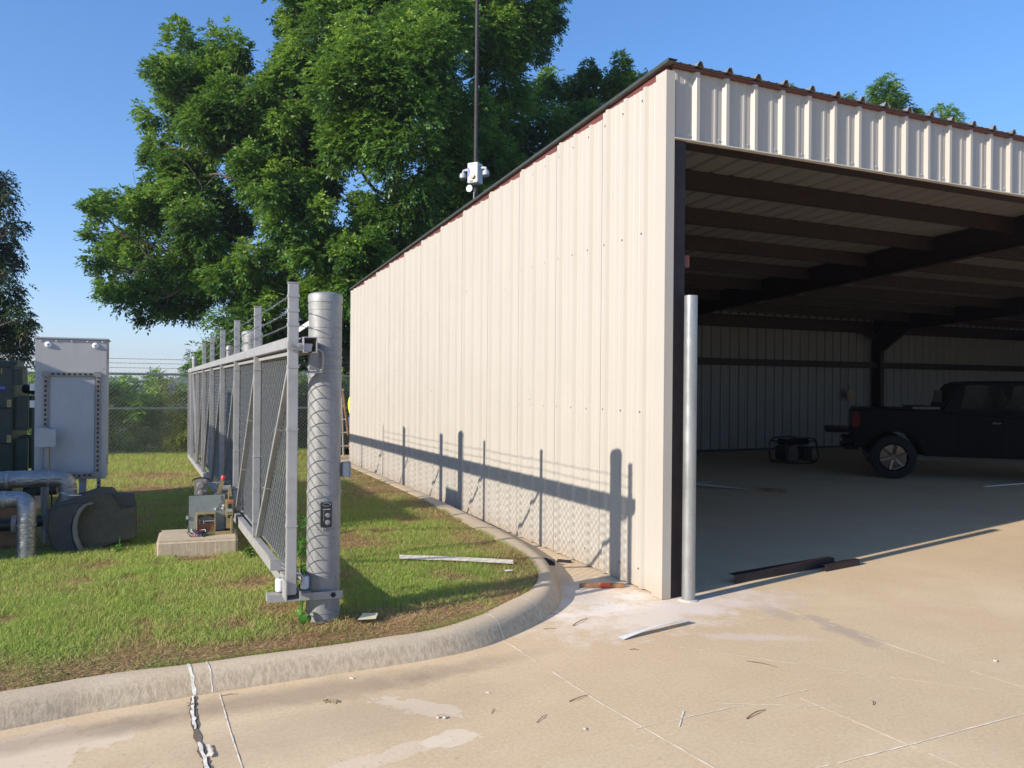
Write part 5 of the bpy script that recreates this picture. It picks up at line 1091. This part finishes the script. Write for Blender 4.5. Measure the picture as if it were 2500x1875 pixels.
# shavings (uncountable)
P = []; n_ = 420
for _ in range(n_):
    x = 3.05+abs(RNG.normal(0, .4)); y = 5.45+RNG.normal(0, .20)-.1*(x-3)
    if x > X0-.06 and y > Y0-.06: y = Y0-.1-abs(RNG.normal(0, .15))
    l = random.uniform(.002, .012); a = random.random()*6.3; w2 = random.uniform(.0008, .0025); z = .003+random.random()*.003
    P += [(x, y, z), (x+l*math.cos(a), y+l*math.sin(a), z+.002), (x+l*math.cos(a)-w2*math.sin(a), y+l*math.sin(a)+w2*math.cos(a), z+.002), (x-w2*math.sin(a), y+w2*math.cos(a), z+.001)]
tag(link('metal_shavings', npmesh('metal_shavings', np.array(P), np.arange(len(P)).reshape(-1, 4)), M['screw']), 'dark drill shavings sprinkled on the white dust at the building corner', 'shavings', kind='stuff')
P = []
for _ in range(2600):
    x = random.uniform(-1, 6.5); y = random.uniform(2.4, 5.6)
    if inside(np.array([x]), np.array([y]), LP)[0]: continue
    l = random.uniform(.0015, .006); a = random.random()*6.3; z = .002
    P += [(x+l*math.cos(a+q), y+l*.7*math.sin(a+q), z+.001*(j % 2)) for j, q in enumerate((0, 1.6, 3.1, 4.7))]
tag(link('grit', npmesh('grit', np.array(P), np.arange(len(P)).reshape(-1, 4)), M['stone']), 'fine pale grit scattered over the concrete slab', 'grit', kind='stuff')
# weed by the post
t = thing('weed', 'tall leafy green weed growing between the gate end and the nearest fat post', 'plant', (.93, 5.55, .11))
mb = MB(); top = Vector((.925, 5.53, .80)); mb.tube([(.93, 5.55, .10), (.935, 5.54, .3), (.92, 5.55, .55), top], [.008, .007, .005, .003], 6); mb.build('stem', M['weed'], t)
def bigleaf(mb, base, az, L, W, pitch, curl=.5):
    n_ = 6; d = Vector((math.cos(az), math.sin(az), 0)); s = Vector((-d.y, d.x, 0)); V = []; p = Vector(base); a = pitch
    for i in range(n_+1):
        u = i/n_; w_ = W*math.sin(math.pi*min(1, u*.92+.06))**.8*.5
        V += [p - s*w_ + Vector((0, 0, w_*.35)), p, p + s*w_ + Vector((0, 0, w_*.35))]
        p = p + (d*math.cos(a)+Vector((0, 0, math.sin(a))))*L/n_; a -= curl/n_*2
    mb.add(V, [(3*i+j, 3*i+j+1, 3*i+4+j, 3*i+3+j) for i in range(n_) for j in (0, 1)])
for z, k_, L, W in [(.30, 5, .15, .07), (.36, 4, .17, .075), (.45, 3, .11, .045), (.56, 4, .12, .05), (.64, 5, .11, .045), (.72, 5, .09, .04), (.79, 6, .08, .035)]:
    for i in range(k_):
        mb = MB(); bigleaf(mb, (.926+random.uniform(-.01, .01), 5.54, z), i*2*math.pi/k_+random.random(), L*random.uniform(.8, 1.15), W, random.uniform(.1, .7), random.uniform(.5, 1.1)); mb.build('leaf', M['weed'], t, smooth=True)
for az, z, L, W, px_, py_ in [(-1.7, .14, .08, .06, .905, 5.33), (-2.6, .17, .07, .045, .90, 5.36), (-.9, .13, .06, .045, .93, 5.32), (2.6, .55, .12, .06, .88, 5.7)]:
    mb = MB(); bigleaf(mb, (px_, py_, z+.05), az, L, W, -.6, .9); mb.build('leaf', M['weed'], t, smooth=True)
    MB().tube([(.93, 5.55, .15), (px_, py_, z+.05)], .003, 4).build('stalk', M['weed'], t)
for k_, (x, y, lab) in enumerate([(.80, 7.55, 'leafy ground weed by the front edge of the operator pad'), (.93, 6.9, 'small leafy weed under the gate bottom beam'), (-.30, 8.28, 'thin forked seedling in front of the black cover')]):
    mb = MB()
    for i in range(26 if k_ == 0 else 12): bigleaf(mb, (x+.003, y, .11+random.uniform(0, .10 if k_ == 0 else .07)), random.random()*6.3, random.uniform(.05, .10), .035, random.uniform(-.1, .8), .8)
    mb.tube([(x, y, .10), (x+.01, y, .26)], .003, 4); tag(mb.build('small_weed', M['weed'], smooth=True), lab, 'plant')
# ------------------------------------------------------------------ step ladder and worker behind the far corner
t = thing('step_ladder', 'open step ladder standing just past the far corner of the wall', 'ladder', (3.80, 18.0, .0))
for x0_, x1_ in ((3.50, 3.56), (4.05, 3.90)):
    MB().beam((x0_, 17.75, .0), (x1_, 18.0, 1.55), .03, .07, (0, 1, 0)).build('front_rail', M['wood'], t); MB().beam((x0_, 18.55, .0), (x1_, 18.1, 1.55), .03, .05, (0, 1, 0)).build('rear_rail', M['strip'], t)
for k_ in range(4):
    z = .28+k_*.30; f = z/1.55; MB().box(3.515+.06*f, 4.03-.15*f, 17.77+.25*f, 17.86+.25*f, z, z+.025).build('step', M['strip'], t)
MB().box(3.54, 3.92, 17.97, 18.13, 1.55, 1.58).build('top_cap', M['strip'], t)
def skin_body(name, joints, edges, m, parent, sub=2):
    me = bpy.data.meshes.new(name); me.from_pydata([j[0] for j in joints], edges, []); o = bpy.data.objects.new(name, me); COL.objects.link(o)
    sk = o.modifiers.new('skin', 'SKIN'); ss = o.modifiers.new('sub', 'SUBSURF'); ss.levels = sub; ss.render_levels = sub
    for v, j in zip(me.skin_vertices[0].data, joints): v.radius = j[1] if hasattr(j[1], '__len__') else (j[1], j[1])
    me.skin_vertices[0].data[0].use_root = True
    dg = bpy.context.evaluated_depsgraph_get(); m2 = bpy.data.meshes.new_from_object(o.evaluated_get(dg)); bpy.data.objects.remove(o)
    m2.materials.clear(); m2.name = name; return link(name, m2, m, parent, smooth=True)
wx, wy = 4.10, 17.45
t = thing('person', 'person in a hi vis yellow shirt mostly hidden behind the far corner of the wall', 'person', (wx, wy, 0))
J = [((wx, wy, .95), .14), ((wx-.04, wy, 1.12), .135), ((wx-.06, wy, 1.30), .15), ((wx-.02, wy, 1.45), .11), ((wx+.02, wy, 1.53), .055), ((wx+.06, wy, 1.60), .07), ((wx+.08, wy, 1.68), .095), ((wx+.08, wy, 1.76), .08),
     ((wx, wy-.20, 1.44), .06), ((wx+.10, wy-.25, 1.20), .045), ((wx+.30, wy-.18, 1.22), .035), ((wx, wy+.20, 1.44), .06), ((wx+.10, wy+.25, 1.20), .045), ((wx+.30, wy+.18, 1.28), .035),
     ((wx, wy-.10, .85), .09), ((wx+.03, wy-.11, .50), .06), ((wx, wy-.11, .10), .042), ((wx+.14, wy-.11, .04), .04), ((wx, wy+.10, .85), .09), ((wx+.03, wy+.11, .50), .06), ((wx, wy+.11, .10), .042), ((wx+.14, wy+.11, .04), .04)]
Ed = [(0, 1), (1, 2), (2, 3), (3, 4), (4, 5), (5, 6), (6, 7), (3, 8), (8, 9), (9, 10), (3, 11), (11, 12), (12, 13), (0, 14), (14, 15), (15, 16), (16, 17), (0, 18), (18, 19), (19, 20), (20, 21)]
skin_body('body', J, Ed, M['skin'], t)
def grow(i, e): return (J[i][0], J[i][1]+e)
skin_body('shirt', [grow(0, .012), grow(1, .02), grow(2, .02), ((J[3][0]), .125), grow(8, .025), (tuple(Vector(J[8][0]).lerp(Vector(J[9][0]), .6)), .065), grow(11, .025), (tuple(Vector(J[11][0]).lerp(Vector(J[12][0]), .6)), .065)], [(0, 1), (1, 2), (2, 3), (3, 4), (4, 5), (3, 6), (6, 7)], M['hivis'], t)
skin_body('trousers', [((wx, wy, .92), .155), grow(14, .02), grow(15, .02), grow(16, .02), grow(18, .02), grow(19, .02), grow(20, .02)], [(0, 1), (1, 2), (2, 3), (0, 4), (4, 5), (5, 6)], M['jeans'], t)
skin_body('hair', [((wx+.06, wy, 1.78), .095), ((wx+.02, wy, 1.72), .085)], [(0, 1)], M['hair'], t)
for s in (-1, 1): MB().box(wx-.05, wx+.20, wy+s*.11-.045, wy+s*.11+.045, 0, .09).build('boot', M['boot'], t, bevel=.025, smooth=True)
for s, zz in ((-1, 1.22), (1, 1.28)):
    hb = (wx+.30, wy+s*.18, zz); JJ = [(hb, .024), ((hb[0]+.06, hb[1], hb[2]+.01), (.016, .036))]; EE = [(0, 1)]
    for q in range(4):
        k0 = len(JJ); yq = hb[1]+(q-1.5)*.020; L = (.062, .074, .070, .054)[q]
        JJ += [((hb[0]+.10, yq, hb[2]+.012), .0095), ((hb[0]+.10+L*.6, yq, hb[2]), .0085), ((hb[0]+.10+L, yq, hb[2]-.022), .0075)]; EE += [(1, k0), (k0, k0+1), (k0+1, k0+2)]
    k0 = len(JJ); JJ += [((hb[0]+.05, hb[1]-s*.045, hb[2]), .011), ((hb[0]+.09, hb[1]-s*.06, hb[2]-.01), .009)]; EE += [(0, k0), (k0, k0+1)]
    skin_body('hand', JJ, EE, M['skin'], t)
# ------------------------------------------------------------------ unseen shed added left of the view to shade the cabinet and part of the gate
t = thing('shade_shed', 'unseen grey metal shed added left of the pipes to cast shade', 'shed', (-4.6, 9.7, 0))
MB().box(-5.6, -3.5, 7.72, 11.6, .05, 2.93).build('wall', M['grey'], t); MB().box(-5.7, -3.46, 7.66, 11.66, 2.935, 2.99).build('roof', M['rake'], t)
MB().box(-3.495, -3.47, 9.0, 9.95, .1, 2.1).build('door', M['greyd'], t)

# ------------------------------------------------------------------ haze
hz = MB().box(-420, 1150, -40, 1150, -8.2, 40).build('haze', None)
hm = bpy.data.materials.new('haze_air'); hm.use_nodes = True; nt = hm.node_tree; nt.nodes.remove(nt.nodes['Principled BSDF'])
pv = nt.nodes.new('ShaderNodeVolumePrincipled'); pv.inputs['Color'].default_value = (.80, .87, 1, 1); pv.inputs['Density'].default_value = .0005; pv.inputs['Anisotropy'].default_value = .2
nt.links.new(pv.outputs[0], nt.nodes['Material Output'].inputs['Volume']); hz.data.materials.append(hm); tag(hz, kind='stuff')
hz['label'] = 'thin bluish haze fading the distant treeline'; hz['category'] = 'haze'
